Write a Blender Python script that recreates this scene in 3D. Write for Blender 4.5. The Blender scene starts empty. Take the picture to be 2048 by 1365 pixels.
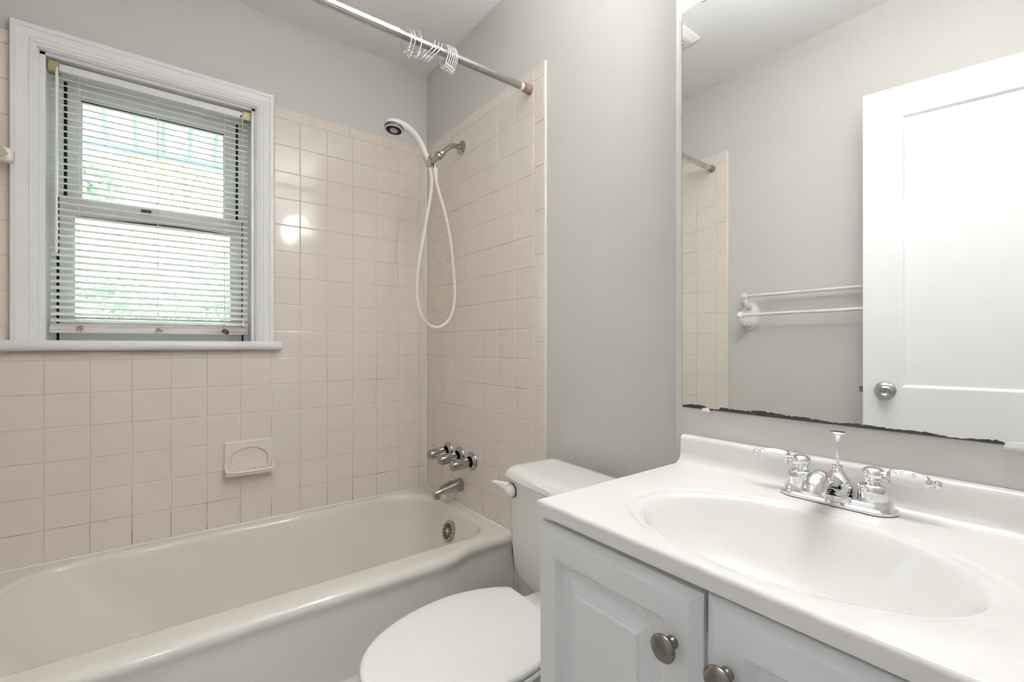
import bpy, bmesh, math, random
from mathutils import Vector, Matrix
random.seed(7)
PI = math.pi
SC = bpy.context.scene
COL = SC.collection

# ------------------------------------------------------------------ camera, sky, exposure
YAW = math.radians(37.16)
cam_data = bpy.data.cameras.new('camera')
cam = bpy.data.objects.new('camera', cam_data); COL.objects.link(cam)
cam.location = (0, 0, 1.08)
cam.rotation_euler = (PI/2, 0, -YAW)
cam_data.sensor_width = 36.0
cam_data.lens = 919.13/2048*36.0
cam_data.shift_y = 8.5/2048
cam_data.clip_start = 0.02
SC.camera = cam

world = bpy.data.worlds.new('overcast_sky'); SC.world = world
world.use_nodes = True
wn = world.node_tree.nodes; wl = world.node_tree.links
wbg = wn['Background']
wbg.inputs['Color'].default_value = (0.90, 0.96, 1.0, 1)
wbg.inputs['Strength'].default_value = 5.0

SC.view_settings.view_transform = 'Standard'
SC.view_settings.look = 'None'
SC.view_settings.gamma = 1.0
SC.view_settings.use_curve_mapping = False
SC.view_settings.exposure = 0.60
BULB = 2400.0
SHADE = 19.0
HALL_FILL = 32.0  # strength of the added fill lamp in the hall

# ------------------------------------------------------------------ helpers
def srgb(r, g, b):
    def f(c):
        c /= 255.0
        return c/12.92 if c <= 0.04045 else ((c+0.055)/1.055)**2.4
    return (f(r), f(g), f(b), 1)

MATS = {}
def mat(name, col, rough=0.5, metal=0.0, coat=0.0, bump=0.0, bscale=60.0, spec=0.5, vary=0.0, vscale=6.0, trans=0.0, coat_rough=0.05, ior=1.45):
    m = bpy.data.materials.new(name); m.use_nodes = True
    nt = m.node_tree; b = nt.nodes['Principled BSDF']
    b.inputs['Base Color'].default_value = col
    b.inputs['Roughness'].default_value = rough
    b.inputs['Metallic'].default_value = metal
    b.inputs['Coat Weight'].default_value = coat
    b.inputs['Coat Roughness'].default_value = coat_rough
    b.inputs['Specular IOR Level'].default_value = spec
    b.inputs['Transmission Weight'].default_value = trans
    b.inputs['IOR'].default_value = ior
    tc = nt.nodes.new('ShaderNodeTexCoord')
    if vary:
        n = nt.nodes.new('ShaderNodeTexNoise'); n.inputs['Scale'].default_value = vscale; n.inputs['Detail'].default_value = 4
        mx = nt.nodes.new('ShaderNodeMix'); mx.data_type = 'RGBA'
        mx.inputs[6].default_value = tuple(c*(1-vary) for c in col[:3])+(1,)
        mx.inputs[7].default_value = tuple(min(1, c*(1+vary)) for c in col[:3])+(1,)
        nt.links.new(tc.outputs['Object'], n.inputs['Vector'])
        nt.links.new(n.outputs['Fac'], mx.inputs[0]); nt.links.new(mx.outputs[2], b.inputs['Base Color'])
    if bump:
        n2 = nt.nodes.new('ShaderNodeTexNoise'); n2.inputs['Scale'].default_value = bscale; n2.inputs['Detail'].default_value = 3
        bp = nt.nodes.new('ShaderNodeBump'); bp.inputs['Strength'].default_value = bump; bp.inputs['Distance'].default_value = 0.002
        nt.links.new(tc.outputs['Object'], n2.inputs['Vector'])
        nt.links.new(n2.outputs['Fac'], bp.inputs['Height']); nt.links.new(bp.outputs['Normal'], b.inputs['Normal'])
    MATS[name] = m
    return m

def emis(name, col, strength):
    m = bpy.data.materials.new(name); m.use_nodes = True
    b = m.node_tree.nodes['Principled BSDF']
    b.inputs['Base Color'].default_value = (0.9, 0.9, 0.9, 1)
    b.inputs['Emission Color'].default_value = col
    b.inputs['Emission Strength'].default_value = strength
    return m

ORIG = {}
def obj(name, bm, m, parent=None, smooth=None, origin=None):
    """link a bmesh authored in world coordinates as one mesh object"""
    me = bpy.data.meshes.new(name)
    bmesh.ops.recalc_face_normals(bm, faces=bm.faces)
    o = bpy.data.objects.new(name, me)
    if parent is not None:
        P = ORIG[parent.name]
    else:
        P = Vector(origin) if origin is not None else Vector((0, 0, 0))
    bmesh.ops.translate(bm, verts=bm.verts, vec=-P)
    if smooth is not None:
        for f in bm.faces: f.smooth = True
    bm.to_mesh(me); bm.free()
    if smooth is not None:
        me.set_sharp_from_angle(angle=math.radians(smooth))
    me.materials.append(m)
    COL.objects.link(o)
    if parent is not None:
        o.parent = parent
    else:
        o.location = P
    ORIG[o.name] = P
    return o

def thing(name, label, cat, loc, group=None):
    o = bpy.data.objects.new(name, None); COL.objects.link(o)
    o.empty_display_size = 0.05
    o.location = loc; ORIG[o.name] = Vector(loc)
    o['label'] = label; o['category'] = cat
    if group: o['group'] = group
    return o

def tag(o, label, cat, group=None):
    o['label'] = label; o['category'] = cat
    if group: o['group'] = group
    return o

def struct(name, bm, m, parent=None, smooth=None, label=None):
    o = obj(name, bm, m, parent, smooth)
    if parent is None:
        o['kind'] = 'structure'
        if label: o['label'] = label
        o['category'] = name.split('_')[0]
    return o

def copy_tree(o, offset, label=None, group=None, rot=None):
    r = o.copy(); COL.objects.link(r)
    r.location = Vector(o.location) + Vector(offset)
    if rot is not None: r.rotation_euler = rot
    if label: r['label'] = label
    if group: r['group'] = group
    for ch in list(o.children):
        c = ch.copy(); COL.objects.link(c); c.parent = r
        for g in list(ch.children):
            d = g.copy(); COL.objects.link(d); d.parent = c
    return r

def B(): return bmesh.new()

def box(bm, x0, x1, y0, y1, z0, z1, bev=0.0, seg=2):
    g = bmesh.ops.create_cube(bm, size=1.0)
    vs = g['verts']
    for v in vs:
        v.co = Vector((x0+(v.co.x+0.5)*(x1-x0), y0+(v.co.y+0.5)*(y1-y0), z0+(v.co.z+0.5)*(z1-z0)))
    if bev:
        es = list({e for v in vs for e in v.link_edges})
        bmesh.ops.bevel(bm, geom=es, offset=bev, segments=seg, profile=0.5, affect='EDGES')
    return bm

def frame_of(d):
    d = Vector(d).normalized()
    up = Vector((0, 0, 1)) if abs(d.z) < 0.95 else Vector((1, 0, 0))
    a = d.cross(up).normalized(); b = a.cross(d).normalized()
    return d, a, b

def lathe(bm, prof, origin, axis=(0, 0, 1), n=32, caps=True):
    """prof: list of (distance along axis, radius)"""
    d, a, b = frame_of(axis); O = Vector(origin); rings = []
    for (h, r) in prof:
        if r < 1e-6:
            rings.append([bm.verts.new(O+d*h)])
        else:
            rings.append([bm.verts.new(O+d*h+(a*math.cos(2*PI*k/n)+b*math.sin(2*PI*k/n))*r) for k in range(n)])
    bridge(bm, rings, caps)
    return bm

def bridge(bm, rings, caps=True):
    for A, C in zip(rings[:-1], rings[1:]):
        if len(A) == 1 and len(C) == 1: continue
        n = max(len(A), len(C))
        for k in range(n):
            k2 = (k+1) % n
            if len(A) == 1: vs = [A[0], C[k], C[k2]]
            elif len(C) == 1: vs = [A[k], A[k2], C[0]]
            else: vs = [A[k], A[k2], C[k2], C[k]]
            try: bm.faces.new(vs)
            except ValueError: pass
    if caps:
        for R in (rings[0], rings[-1]):
            if len(R) > 2:
                try: bm.faces.new(R)
                except ValueError: pass

def loops(bm, L, caps=True):
    rings = [[bm.verts.new(p) for p in l] for l in L]
    bridge(bm, rings, caps)
    return rings

def spline(pts, per=8):
    """Catmull-Rom through pts"""
    P = [Vector(p) for p in pts]
    P = [P[0]*2-P[1]] + P + [P[-1]*2-P[-2]]
    out = []
    for i in range(1, len(P)-2):
        for k in range(per):
            t = k/per
            a, b, c, d = P[i-1], P[i], P[i+1], P[i+2]
            out.append(0.5*((2*b)+(c-a)*t+(2*a-5*b+4*c-d)*t*t+(3*b-a-3*c+d)*t**3))
    out.append(P[-2])
    return out

def tube(bm, pts, rad, n=12, closed=False, caps=True):
    P = [Vector(p) for p in pts]; N = len(P)
    rads = rad if isinstance(rad, (list, tuple)) else [rad]*N
    rings = []; prev = None
    for i in range(N):
        if closed: t = P[(i+1) % N]-P[(i-1) % N]
        else: t = P[min(i+1, N-1)]-P[max(i-1, 0)]
        t.normalize()
        if prev is None:
            _, a, b = frame_of(t)
        else:
            a = prev-t*prev.dot(t); a.normalize(); b = a.cross(t)
        prev = a
        b = t.cross(a)
        rings.append([bm.verts.new(P[i]+(a*math.cos(2*PI*k/n)+b*math.sin(2*PI*k/n))*rads[i]) for k in range(n)])
    if closed:
        rings.append(rings[0]); bridge(bm, rings, False)
    else:
        bridge(bm, rings, caps)
    return bm

def sphere(bm, c, r, u=20, v=12, sc=(1, 1, 1)):
    g = bmesh.ops.create_uvsphere(bm, u_segments=u, v_segments=v, radius=r)
    for w in g['verts']:
        w.co = Vector((w.co.x*sc[0], w.co.y*sc[1], w.co.z*sc[2]))+Vector(c)
    return bm

def prism(bm, pts, vec):
    A = [bm.verts.new(p) for p in pts]; C = [bm.verts.new(Vector(p)+Vector(vec)) for p in pts]
    bm.faces.new(A); bm.faces.new(list(reversed(C)))
    n = len(A)
    for k in range(n):
        bm.faces.new([A[k], A[(k+1) % n], C[(k+1) % n], C[k]])
    return bm

def sstep(a, b, x):
    t = max(0.0, min(1.0, (x-a)/(b-a))); return t*t*(3-2*t)

def rrect(x0, x1, y0, y1, r, ns=16, nc=8):
    """rounded rectangle, counter-clockwise, always 4*(ns+nc) points"""
    if not isinstance(r, (list, tuple)): r = [r]*4      # corners: (x1,y0) (x1,y1) (x0,y1) (x0,y0)
    C = [(x1-r[0], y0+r[0], -PI/2, r[0]), (x1-r[1], y1-r[1], 0, r[1]), (x0+r[2], y1-r[2], PI/2, r[2]), (x0+r[3], y0+r[3], PI, r[3])]
    out = []
    for i in range(4):
        cx, cy, a0, rr = C[i]
        arc = [(cx+rr*math.cos(a0+PI/2*k/nc), cy+rr*math.sin(a0+PI/2*k/nc)) for k in range(nc+1)]
        out += arc
        nx, ny, na, nr = C[(i+1) % 4]
        st = (nx+nr*math.cos(na), ny+nr*math.sin(na))
        e = arc[-1]
        for k in range(1, ns):
            t = k/ns
            out.append((e[0]+(st[0]-e[0])*t, e[1]+(st[1]-e[1])*t))
    return out

# ------------------------------------------------------------------ key dimensions (metres, camera foot at the origin)
XR, XL = 1.047, -0.453           # tile faces of the two end walls
YW = 2.093                       # tile face of the window wall
XM = 0.915                       # face of the boxed-out mirror wall
YM = 0.600                       # its corner
YD = -0.065                      # door wall
ZC = 2.435
PT = 0.007                       # paint lies this far behind the tile face
TW = 0.14

# ------------------------------------------------------------------ materials
M_wall = mat('wall_paint', srgb(208, 205, 202), 0.42, bump=0.10, bscale=220, spec=0.35)
M_ceil = mat('ceiling_paint', srgb(243, 243, 242), 0.7, bump=0.08, bscale=150)
M_trim = mat('white_gloss_paint', srgb(242, 243, 244), 0.3, bump=0.05, bscale=40)
M_tile = mat('beige_tile', srgb(227, 218, 208), 0.08, vary=0.025, vscale=7, spec=0.5)
M_caulk = mat('white_caulk', srgb(238, 236, 232), 0.4)
M_floor = mat('floor_tile', srgb(205, 203, 200), 0.4)
M_tub = mat('tub_enamel', srgb(226, 222, 214), 0.10, vary=0.02, vscale=4, spec=0.5)
M_porc = mat('porcelain', srgb(232, 231, 227), 0.12)
M_seat = mat('toilet_seat_plastic', srgb(236, 235, 231), 0.25)
M_marble = mat('cultured_marble', srgb(231, 229, 226), 0.12, spec=0.5)
M_cab = mat('cabinet_white', srgb(228, 230, 232), 0.33)
M_dark = mat('dark_gap', (0.02, 0.02, 0.02, 1), 0.8)
M_chrome = mat('chrome', (0.86, 0.86, 0.87, 1), 0.06, 1.0)
M_oldchrome = mat('worn_chrome', (0.42, 0.41, 0.40, 1), 0.2, 1.0, vary=0.25, vscale=40)
M_nickel = mat('brushed_nickel', (0.52, 0.52, 0.52, 1), 0.3, 1.0)
M_knob = mat('satin_nickel_knob', (0.24, 0.22, 0.20, 1), 0.22, 1.0)
M_rod = mat('galvanised_rod', (0.34, 0.34, 0.33, 1), 0.34, 1.0, vary=0.25, vscale=45)
M_rodshiny = mat('polished_rod', (0.56, 0.55, 0.53, 1), 0.22, 1.0, vary=0.15, vscale=30)
M_rust = mat('rusty_flange', srgb(138, 116, 102), 0.5, 0.2, vary=0.35, vscale=90)
M_plastic = mat('white_plastic', srgb(240, 239, 236), 0.3)
M_hose = mat('hose_vinyl', srgb(234, 228, 220), 0.3)
M_black = mat('black_rubber', (0.015, 0.014, 0.013, 1), 0.5)
M_grey = mat('grey_rubber', (0.09, 0.09, 0.095, 1), 0.45)
M_cer = mat('beige_ceramic', srgb(232, 224, 214), 0.14)
M_slat = mat('blind_slat', srgb(240, 241, 238), 0.35)
M_brass = mat('tarnished_brass_bracket', srgb(176, 166, 132), 0.42, 0.35)
M_sash = mat('vinyl_sash', srgb(246, 247, 246), 0.4)
M_clear = mat('clear_plastic', (0.9, 0.9, 0.88, 1), 0.15, 0, spec=0.6)
M_mark = mat('worn_grey_print', srgb(130, 128, 126), 0.5)
M_text = mat('gasket_black', (0.02, 0.012, 0.01, 1), 0.5)
M_bark = mat('bark', srgb(150, 150, 154), 0.9)
M_leaf1 = mat('leaf_yellow_green', srgb(196, 205, 140), 0.8)
M_leaf2 = mat('leaf_green', srgb(150, 180, 140), 0.8)
M_lawn = mat('lawn', srgb(126, 142, 108), 0.95, vary=0.15, vscale=2)
M_door = mat('door_paint', srgb(242, 243, 244), 0.28)

def grout_material():
    m = bpy.data.materials.new('grout'); m.use_nodes = True
    nt = m.node_tree; b = nt.nodes['Principled BSDF']; b.inputs['Roughness'].default_value = 0.8
    tc = nt.nodes.new('ShaderNodeTexCoord'); sp = nt.nodes.new('ShaderNodeSeparateXYZ')
    nt.links.new(tc.outputs['Object'], sp.inputs[0])
    n = nt.nodes.new('ShaderNodeTexNoise'); n.inputs['Scale'].default_value = 9; n.inputs['Detail'].default_value = 6
    nt.links.new(tc.outputs['Object'], n.inputs['Vector'])
    # mildew settles in the joints next to the tub: irregular, own shape
    r1 = nt.nodes.new('ShaderNodeMapRange'); r1.inputs[1].default_value = 0.56; r1.inputs[2].default_value = 0.39
    r1.inputs[3].default_value = 0.0; r1.inputs[4].default_value = 0.23
    r1.clamp = True
    nt.links.new(sp.outputs['Z'], r1.inputs[0])
    ad = nt.nodes.new('ShaderNodeMath'); ad.operation = 'ADD'
    nt.links.new(n.outputs['Fac'], ad.inputs[0]); nt.links.new(r1.outputs[0], ad.inputs[1])
    cr = nt.nodes.new('ShaderNodeValToRGB')
    cr.color_ramp.elements[0].position = 0.55; cr.color_ramp.elements[0].color = srgb(220, 210, 200)
    cr.color_ramp.elements[1].position = 0.86; cr.color_ramp.elements[1].color = srgb(70, 55, 44)
    e = cr.color_ramp.elements.new(0.72); e.color = srgb(190, 176, 162)
    nt.links.new(ad.outputs[0], cr.inputs[0]); nt.links.new(cr.outputs[0], b.inputs['Base Color'])
    return m
M_grout = grout_material()

def mirror_material():
    m = bpy.data.materials.new('silvered_mirror'); m.use_nodes = True
    b = m.node_tree.nodes['Principled BSDF']
    b.inputs['Base Color'].default_value = (0.90, 0.915, 0.90, 1)
    b.inputs['Metallic'].default_value = 1.0; b.inputs['Roughness'].default_value = 0.0
    return m
M_mirror = mirror_material()

def glass_material():
    m = bpy.data.materials.new('window_glass'); m.use_nodes = True
    nt = m.node_tree; nt.nodes.remove(nt.nodes['Principled BSDF'])
    out = nt.nodes['Material Output']
    t = nt.nodes.new('ShaderNodeBsdfTransparent'); t.inputs[0].default_value = (0.93, 0.97, 0.96, 1)
    g = nt.nodes.new('ShaderNodeBsdfGlossy'); g.inputs['Roughness'].default_value = 0.02
    f = nt.nodes.new('ShaderNodeFresnel'); f.inputs[0].default_value = 1.45
    mx = nt.nodes.new('ShaderNodeMixShader')
    nt.links.new(f.outputs[0], mx.inputs[0]); nt.links.new(t.outputs[0], mx.inputs[1]); nt.links.new(g.outputs[0], mx.inputs[2])
    nt.links.new(mx.outputs[0], out.inputs[0])
    return m
M_glass = glass_material()

def translucent_material(name, col, k=0.6):
    m = bpy.data.materials.new(name); m.use_nodes = True
    nt = m.node_tree; nt.nodes.remove(nt.nodes['Principled BSDF']); out = nt.nodes['Material Output']
    a = nt.nodes.new('ShaderNodeBsdfDiffuse'); a.inputs[0].default_value = col
    t = nt.nodes.new('ShaderNodeBsdfTranslucent'); t.inputs[0].default_value = col
    mx = nt.nodes.new('ShaderNodeMixShader'); mx.inputs[0].default_value = k
    nt.links.new(a.outputs[0], mx.inputs[1]); nt.links.new(t.outputs[0], mx.inputs[2]); nt.links.new(mx.outputs[0], out.inputs[0])
    return m
M_awning = translucent_material('awning_fibreglass', srgb(198, 203, 200), 0.5)
M_leafA = translucent_material('leaf_yellow', srgb(182, 188, 124), 0.4)
M_leafB = translucent_material('leaf_pale_green', srgb(146, 168, 142), 0.4)

def stain_rail_material():
    m = bpy.data.materials.new('stained_bottom_rail'); m.use_nodes = True
    nt = m.node_tree; b = nt.nodes['Principled BSDF']; b.inputs['Roughness'].default_value = 0.45
    tc = nt.nodes.new('ShaderNodeTexCoord'); mp = nt.nodes.new('ShaderNodeMapping')
    mp.inputs['Scale'].default_value = (5, 60, 160)
    nt.links.new(tc.outputs['Object'], mp.inputs[0])
    n = nt.nodes.new('ShaderNodeTexNoise'); n.inputs['Scale'].default_value = 1.0; n.inputs['Detail'].default_value = 5
    nt.links.new(mp.outputs[0], n.inputs['Vector'])
    sp = nt.nodes.new('ShaderNodeSeparateXYZ'); nt.links.new(tc.outputs['Object'], sp.inputs[0])
    r1 = nt.nodes.new('ShaderNodeMapRange'); r1.inputs[1].default_value = 0.10; r1.inputs[2].default_value = 0.24
    r1.inputs[3].default_value = 0.0; r1.inputs[4].default_value = 0.33
    nt.links.new(sp.outputs['X'], r1.inputs[0])
    ad = nt.nodes.new('ShaderNodeMath'); ad.operation = 'ADD'
    nt.links.new(n.outputs['Fac'], ad.inputs[0]); nt.links.new(r1.outputs[0], ad.inputs[1])
    cr = nt.nodes.new('ShaderNodeValToRGB')
    cr.color_ramp.elements[0].position = 0.45; cr.color_ramp.elements[0].color = srgb(233, 232, 229)
    cr.color_ramp.elements[1].position = 0.98; cr.color_ramp.elements[1].color = srgb(112, 88, 70)
    e = cr.color_ramp.elements.new(0.66); e.color = srgb(214, 206, 200)
    nt.links.new(ad.outputs[0], cr.inputs[0]); nt.links.new(cr.outputs[0], b.inputs['Base Color'])
    return m
M_rail = stain_rail_material()

# ------------------------------------------------------------------ room shell
WX0, WX1, WZ0, WZ1 = -0.345, 0.320, 1.062, 2.058       # rough window opening
bm = B(); y0, y1 = YW+PT, YW+PT+TW
box(bm, XL-PT-TW, WX0, y0, y1, 0, ZC); box(bm, WX1, XR+PT+TW, y0, y1, 0, ZC)
box(bm, WX0, WX1, y0, y1, 0, WZ0); box(bm, WX0, WX1, y0, y1, WZ1, ZC)
wall_back = struct('wall_back', bm, M_wall)
bm = B(); box(bm, XR+PT, XR+PT+TW, YM-0.05, YW+PT, 0, ZC)
wall_right = struct('wall_right', bm, M_wall)
bm = B(); box(bm, XM, XR+PT+TW, YD, YM, 0, ZC, 0.004, 2)
wall_mirror = struct('wall_mirror_side', bm, M_wall, smooth=40)
bm = B(); box(bm, XL-PT-TW, XL-PT, YD-TW, YW+PT, 0, ZC)
wall_left = struct('wall_left', bm, M_wall)
DX0, DX1, DH = -0.435, 0.185, 2.04                      # doorway
bm = B(); box(bm, XL-PT, DX0, YD-0.12, YD, 0, ZC); box(bm, DX1, XR+PT+TW, YD-0.12, YD, 0, ZC); box(bm, DX0, DX1, YD-0.12, YD, DH, ZC)
wall_front = struct('wall_front', bm, M_wall)
bm = B(); box(bm, XL-0.3, XR+0.3, -1.5, YW+PT+TW, -0.1, 0.0)
floor = struct('floor', bm, M_floor)
bm = B(); box(bm, XL-0.3, XR+0.3, -1.5, YW+PT+TW, ZC, ZC+0.1)
ceiling = struct('ceiling', bm, M_ceil)
# short hall beyond the doorway
bm = B(); box(bm, XL-0.3, XR+0.3, -1.42, -1.30, 0, ZC)
struct('wall_hall_end', bm, M_wall)
bm = B(); box(bm, -0.75, -0.60, -1.30, YD-0.12, 0, ZC)
struct('wall_hall_left', bm, M_wall)
bm = B(); box(bm, 0.60, 0.75, -1.30, YD-0.12, 0, ZC)
struct('wall_hall_right', bm, M_wall)

# ------------------------------------------------------------------ tile
P = 0.110; ROW0 = 2.0198; TT = 2.066; RIM = 0.375
def clip_rects(rects, hole):
    out = []
    hx0, hx1, hz0, hz1 = hole
    for (a, b, c, d) in rects:
        if b <= hx0 or a >= hx1 or d <= hz0 or c >= hz1: out.append((a, b, c, d)); continue
        if a < hx0-0.004: out.append((a, hx0, c, d))
        if b > hx1+0.004: out.append((hx1, b, c, d))
        aa, bb = max(a, hx0), min(b, hx1)
        if c < hz0-0.004: out.append((aa, bb, c, hz0))
        if d > hz1+0.004: out.append((aa, bb, hz1, d))
    return out

def add_tiles(bm, rects, place, G=0.0009, edge=None):
    """place(a, z, depth): depth 0 = tile face, positive goes into the wall"""
    for (a, b, c, d) in rects:
        a += G; b -= G; c += G; d -= G
        if b-a < 0.006 or d-c < 0.006: continue
        t = [random.uniform(-0.00028, 0.00028) for _ in range(3)]
        def q(ins, dep):
            pts = [(a+ins, c+ins), (b-ins, c+ins), (b-ins, d-ins), (a+ins, d-ins)]
            res = []
            for (u, w) in pts:
                off = t[0]+t[1]*(u-(a+b)/2)/0.05+t[2]*(w-(c+d)/2)/0.05
                res.append(place(u, w, dep+off))
            return res
        loops(bm, [q(0, 0.0045), q(0.0002, 0.0012), q(0.0009, 0.0004), q(0.0026, 0.0)], True)

def zrows():
    z = ROW0; out = []
    while z > RIM+0.003:
        out.append((max(z-P, RIM), z)); z -= P
    return out

# window wall
cols = [XL]+[-0.309+P*k for k in range(-1, 13)]+[XR]
R = [(cols[i], cols[i+1], z0, z1) for i in range(len(cols)-1) for (z0, z1) in zrows()]
tc = [XL]+[0.514+0.155*k for k in range(-6, 4)]+[XR]
R += [(tc[i], tc[i+1], ROW0, TT) for i in range(len(tc)-1)]
HOLE = (-0.384, 0.361, 1.056, 2.2)
R = clip_rects(R, HOLE)
bm = B(); add_tiles(bm, R, lambda a, z, d: Vector((a, YW+d, z)))
obj('wall_tile', bm, M_tile, wall_back)
bm = B()
for (a, b, c, d) in clip_rects([(XL, XR, RIM-0.02, TT-0.0008)], (-0.37, 0.35, 1.06, 2.2)):
    box(bm, a, b, YW+0.0014, YW+PT+0.001, c, d)
obj('grout', bm, M_grout, wall_back)
# the two end walls
YE = 1.196
def end_wall(X, sgn, parent):
    cols = [1.2527+P*k for k in range(0, 8)]+[YW]
    R = [(cols[i], cols[i+1], z0, z1) for i in range(len(cols)-1) for (z0, z1) in zrows()]
    tcs = [1.2527, 1.400, 1.556, 1.707, 1.862, 2.017, YW]
    R += [(tcs[i], tcs[i+1], ROW0, TT) for i in range(len(tcs)-1)]
    zz = [TT, 2.016]
    while zz[-1]-0.1545 > 0.02: zz.append(zz[-1]-0.1545)
    zz.append(0.0)
    E = [(YE, 1.2527, zz[i+1], zz[i]) for i in range(len(zz)-1)]
    rr = [(1.2527, 1.3627, 0.0, RIM-3*P)]+[(1.2527, 1.3627, RIM-(k+1)*P, RIM-k*P) for k in range(3)]
    bm = B(); add_tiles(bm, R+E+rr, lambda a, z, d: Vector((X+sgn*d, a, z)))
    # round-over of the bullnose edge tiles
    prism(bm, [Vector((X+sgn*PT, YE-0.004, 0)), Vector((X+sgn*0.003, YE-0.0035, 0)), Vector((X+sgn*0.0008, YE-0.001, 0)), Vector((X+sgn*0.0006, YE+0.003, 0)), Vector((X+sgn*PT, YE+0.003, 0))], (0, 0, TT))
    obj('wall_tile', bm, M_tile, parent)
    bm = B(); box(bm, min(X+sgn*0.0014, X+sgn*(PT+0.001)), max(X+sgn*0.0014, X+sgn*(PT+0.001)), YE, YW+0.003, 0.0, TT-0.0008)
    obj('grout', bm, M_grout, parent)
end_wall(XR, 1, wall_right)
end_wall(XL, -1, wall_left)
# caulk: vertical corner beads and the beads round the tub deck
bm = B()
tube(bm, [(XR-0.001, YW-0.001, RIM), (XR-0.001, YW-0.001, TT)], 0.0052, 10)
tube(bm, [(XL+0.001, YW-0.001, RIM), (XL+0.001, YW-0.001, TT)], 0.0052, 10)
struct('trim_2', bm, M_caulk, smooth=60)

# ------------------------------------------------------------------ window_1
win = bpy.data.objects.new('window_1', None); COL.objects.link(win); win.location = (-0.012, YW, 1.08)
win['kind'] = 'structure'; win['label'] = 'white double hung window with moulded casing above the tub'; win['category'] = 'window'
ORIG['window_1'] = Vector((-0.012, YW, 1.08))
CX0, CX1, CZ = -0.381, 0.358, 2.098       # outer casing
IX0, IX1, IZ = -0.322, 0.297, 2.036       # inner casing
# casing profile: (t across 0 outer..1 inner, projection from the wall)
prof = [(0, -0.004), (0, 0.018), (0.05, 0.0205), (0.24, 0.0205), (0.28, 0.0175), (0.44, 0.0160), (0.60, 0.0150), (0.64, 0.0130), (0.70, 0.0130), (0.73, 0.0150), (0.82, 0.0140), (0.85, 0.0110), (0.93, 0.0105), (0.97, 0.0085), (1.0, 0.004), (1.0, -0.03)]
bm = B()
L = []
for t, p in prof:
    x0 = CX0+(IX0-CX0)*t; x1 = CX1+(IX1-CX1)*t; z = CZ+(IZ-CZ)*t; y = YW-p
    L.append([Vector((x0, y, 1.09)), Vector((x0, y, z)), Vector((x1, y, z)), Vector((x1, y, 1.09))])
rings = [[bm.verts.new(p) for p in l] for l in L]
for A, C in zip(rings[:-1], rings[1:]):
    for k in range(3): bm.faces.new([A[k], A[k+1], C[k+1], C[k]])
for k in (0, 3): bm.faces.new([r[k] for r in rings])
obj('casing', bm, M_trim, win)
# jamb lining
bm = B()
box(bm, WX0+0.001, -0.306, YW+0.012, YW+PT+TW, 1.09, 2.05); box(bm, 0.281, WX1-0.001, YW+0.012, YW+PT+TW, 1.09, 2.05)
box(bm, WX0+0.001, WX1-0.001, YW+0.012, YW+PT+TW, 2.024, 2.056)
box(bm, IX0-0.02, IX0+0.003, YW-0.003, YW+0.02, 1.09, 2.045); box(bm, IX1-0.003, IX1+0.02, YW-0.003, YW+0.02, 1.09, 2.045)
box(bm, IX0-0.02, IX1+0.02, YW-0.003, YW+0.02, IZ-0.003, 2.055)
obj('jamb', bm, M_trim, win)
# stool with a rounded nose
pr = [(YW+0.12, 1.062), (YW-0.022, 1.062)]
pr += [(YW-0.026-0.016*math.sin(PI*k/10), 1.079-0.017*math.cos(PI*k/10)) for k in range(11)]
pr += [(YW-0.022, 1.096), (YW+0.12, 1.096)]
bm = B()
def stool_ring(x, s):
    return [Vector((x, (YW+0.02)+(y-(YW+0.02))*s if y < YW+0.02 else y, 1.079+(z-1.079)*s)) for (y, z) in pr]
prL = [(YW-0.0+0.0, 1.062), (YW-0.022, 1.062)]+pr[2:13]+[(YW-0.022, 1.096), (YW-0.0, 1.096)]
def nose(x, s):
    return [Vector((x, YW-0.001+(y-(YW-0.001))*s, 1.079+(z-1.079)*s)) for (y, z) in prL]
loops(bm, [nose(-0.410, 0.75), nose(-0.4085, 0.93), nose(-0.404, 1), nose(0.380, 1), nose(0.3845, 0.93), nose(0.386, 0.75)], True)
box(bm, WX0+0.0015, WX1-0.0015, YW-0.002, YW+PT+TW-0.002, 1.0635, 1.0955)
obj('stool', bm, M_trim, win, smooth=50)
# sashes
def sash(name, x0, x1, z0, z1, gx0, gx1, gz0, gz1, y0, y1):
    bm = B()
    box(bm, x0, gx0, y0, y1, z0, z1, 0.002, 1); box(bm, gx1, x1, y0, y1, z0, z1, 0.002, 1)
    box(bm, gx0, gx1, y0, y1, z0, gz0, 0.002, 1); box(bm, gx0, gx1, y0, y1, gz1, z1, 0.002, 1)
    # glazing bead
    box(bm, gx0-0.002, gx0+0.004, y0+0.006, y1, gz0, gz1); box(bm, gx1-0.004, gx1+0.002, y0+0.006, y1, gz0, gz1)
    o = obj(name, bm, M_sash, win)
    bm = B(); box(bm, gx0-0.001, gx1+0.001, (y0+y1)/2+0.004, (y0+y1)/2+0.008, gz0-0.001, gz1+0.001)
    obj('pane', bm, M_glass, o)
    return o
SU = sash('upper_sash', -0.268, 0.238, 1.535, 1.995, -0.233, 0.198, 1.597, 1.940, 2.208, 2.232)
SL = sash('lower_sash', -0.284, 0.256, 1.0952, 1.592, -0.249, 0.219, 1.180, 1.527, 2.180, 2.205)
bm = B(); box(bm, -0.306, 0.281, 2.206, 2.234, 1.995, 2.026)
box(bm, -0.306, -0.276, 2.206, 2.234, 1.0952, 1.995); box(bm, 0.246, 0.281, 2.206, 2.234, 1.0952, 1.995)
box(bm, -0.306, -0.2905, 2.178, 2.207, 1.0952, 1.60); box(bm, 0.2625, 0.281, 2.178, 2.207, 1.0952, 1.60)
obj('side_track', bm, M_sash, win)
bm = B()
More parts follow.
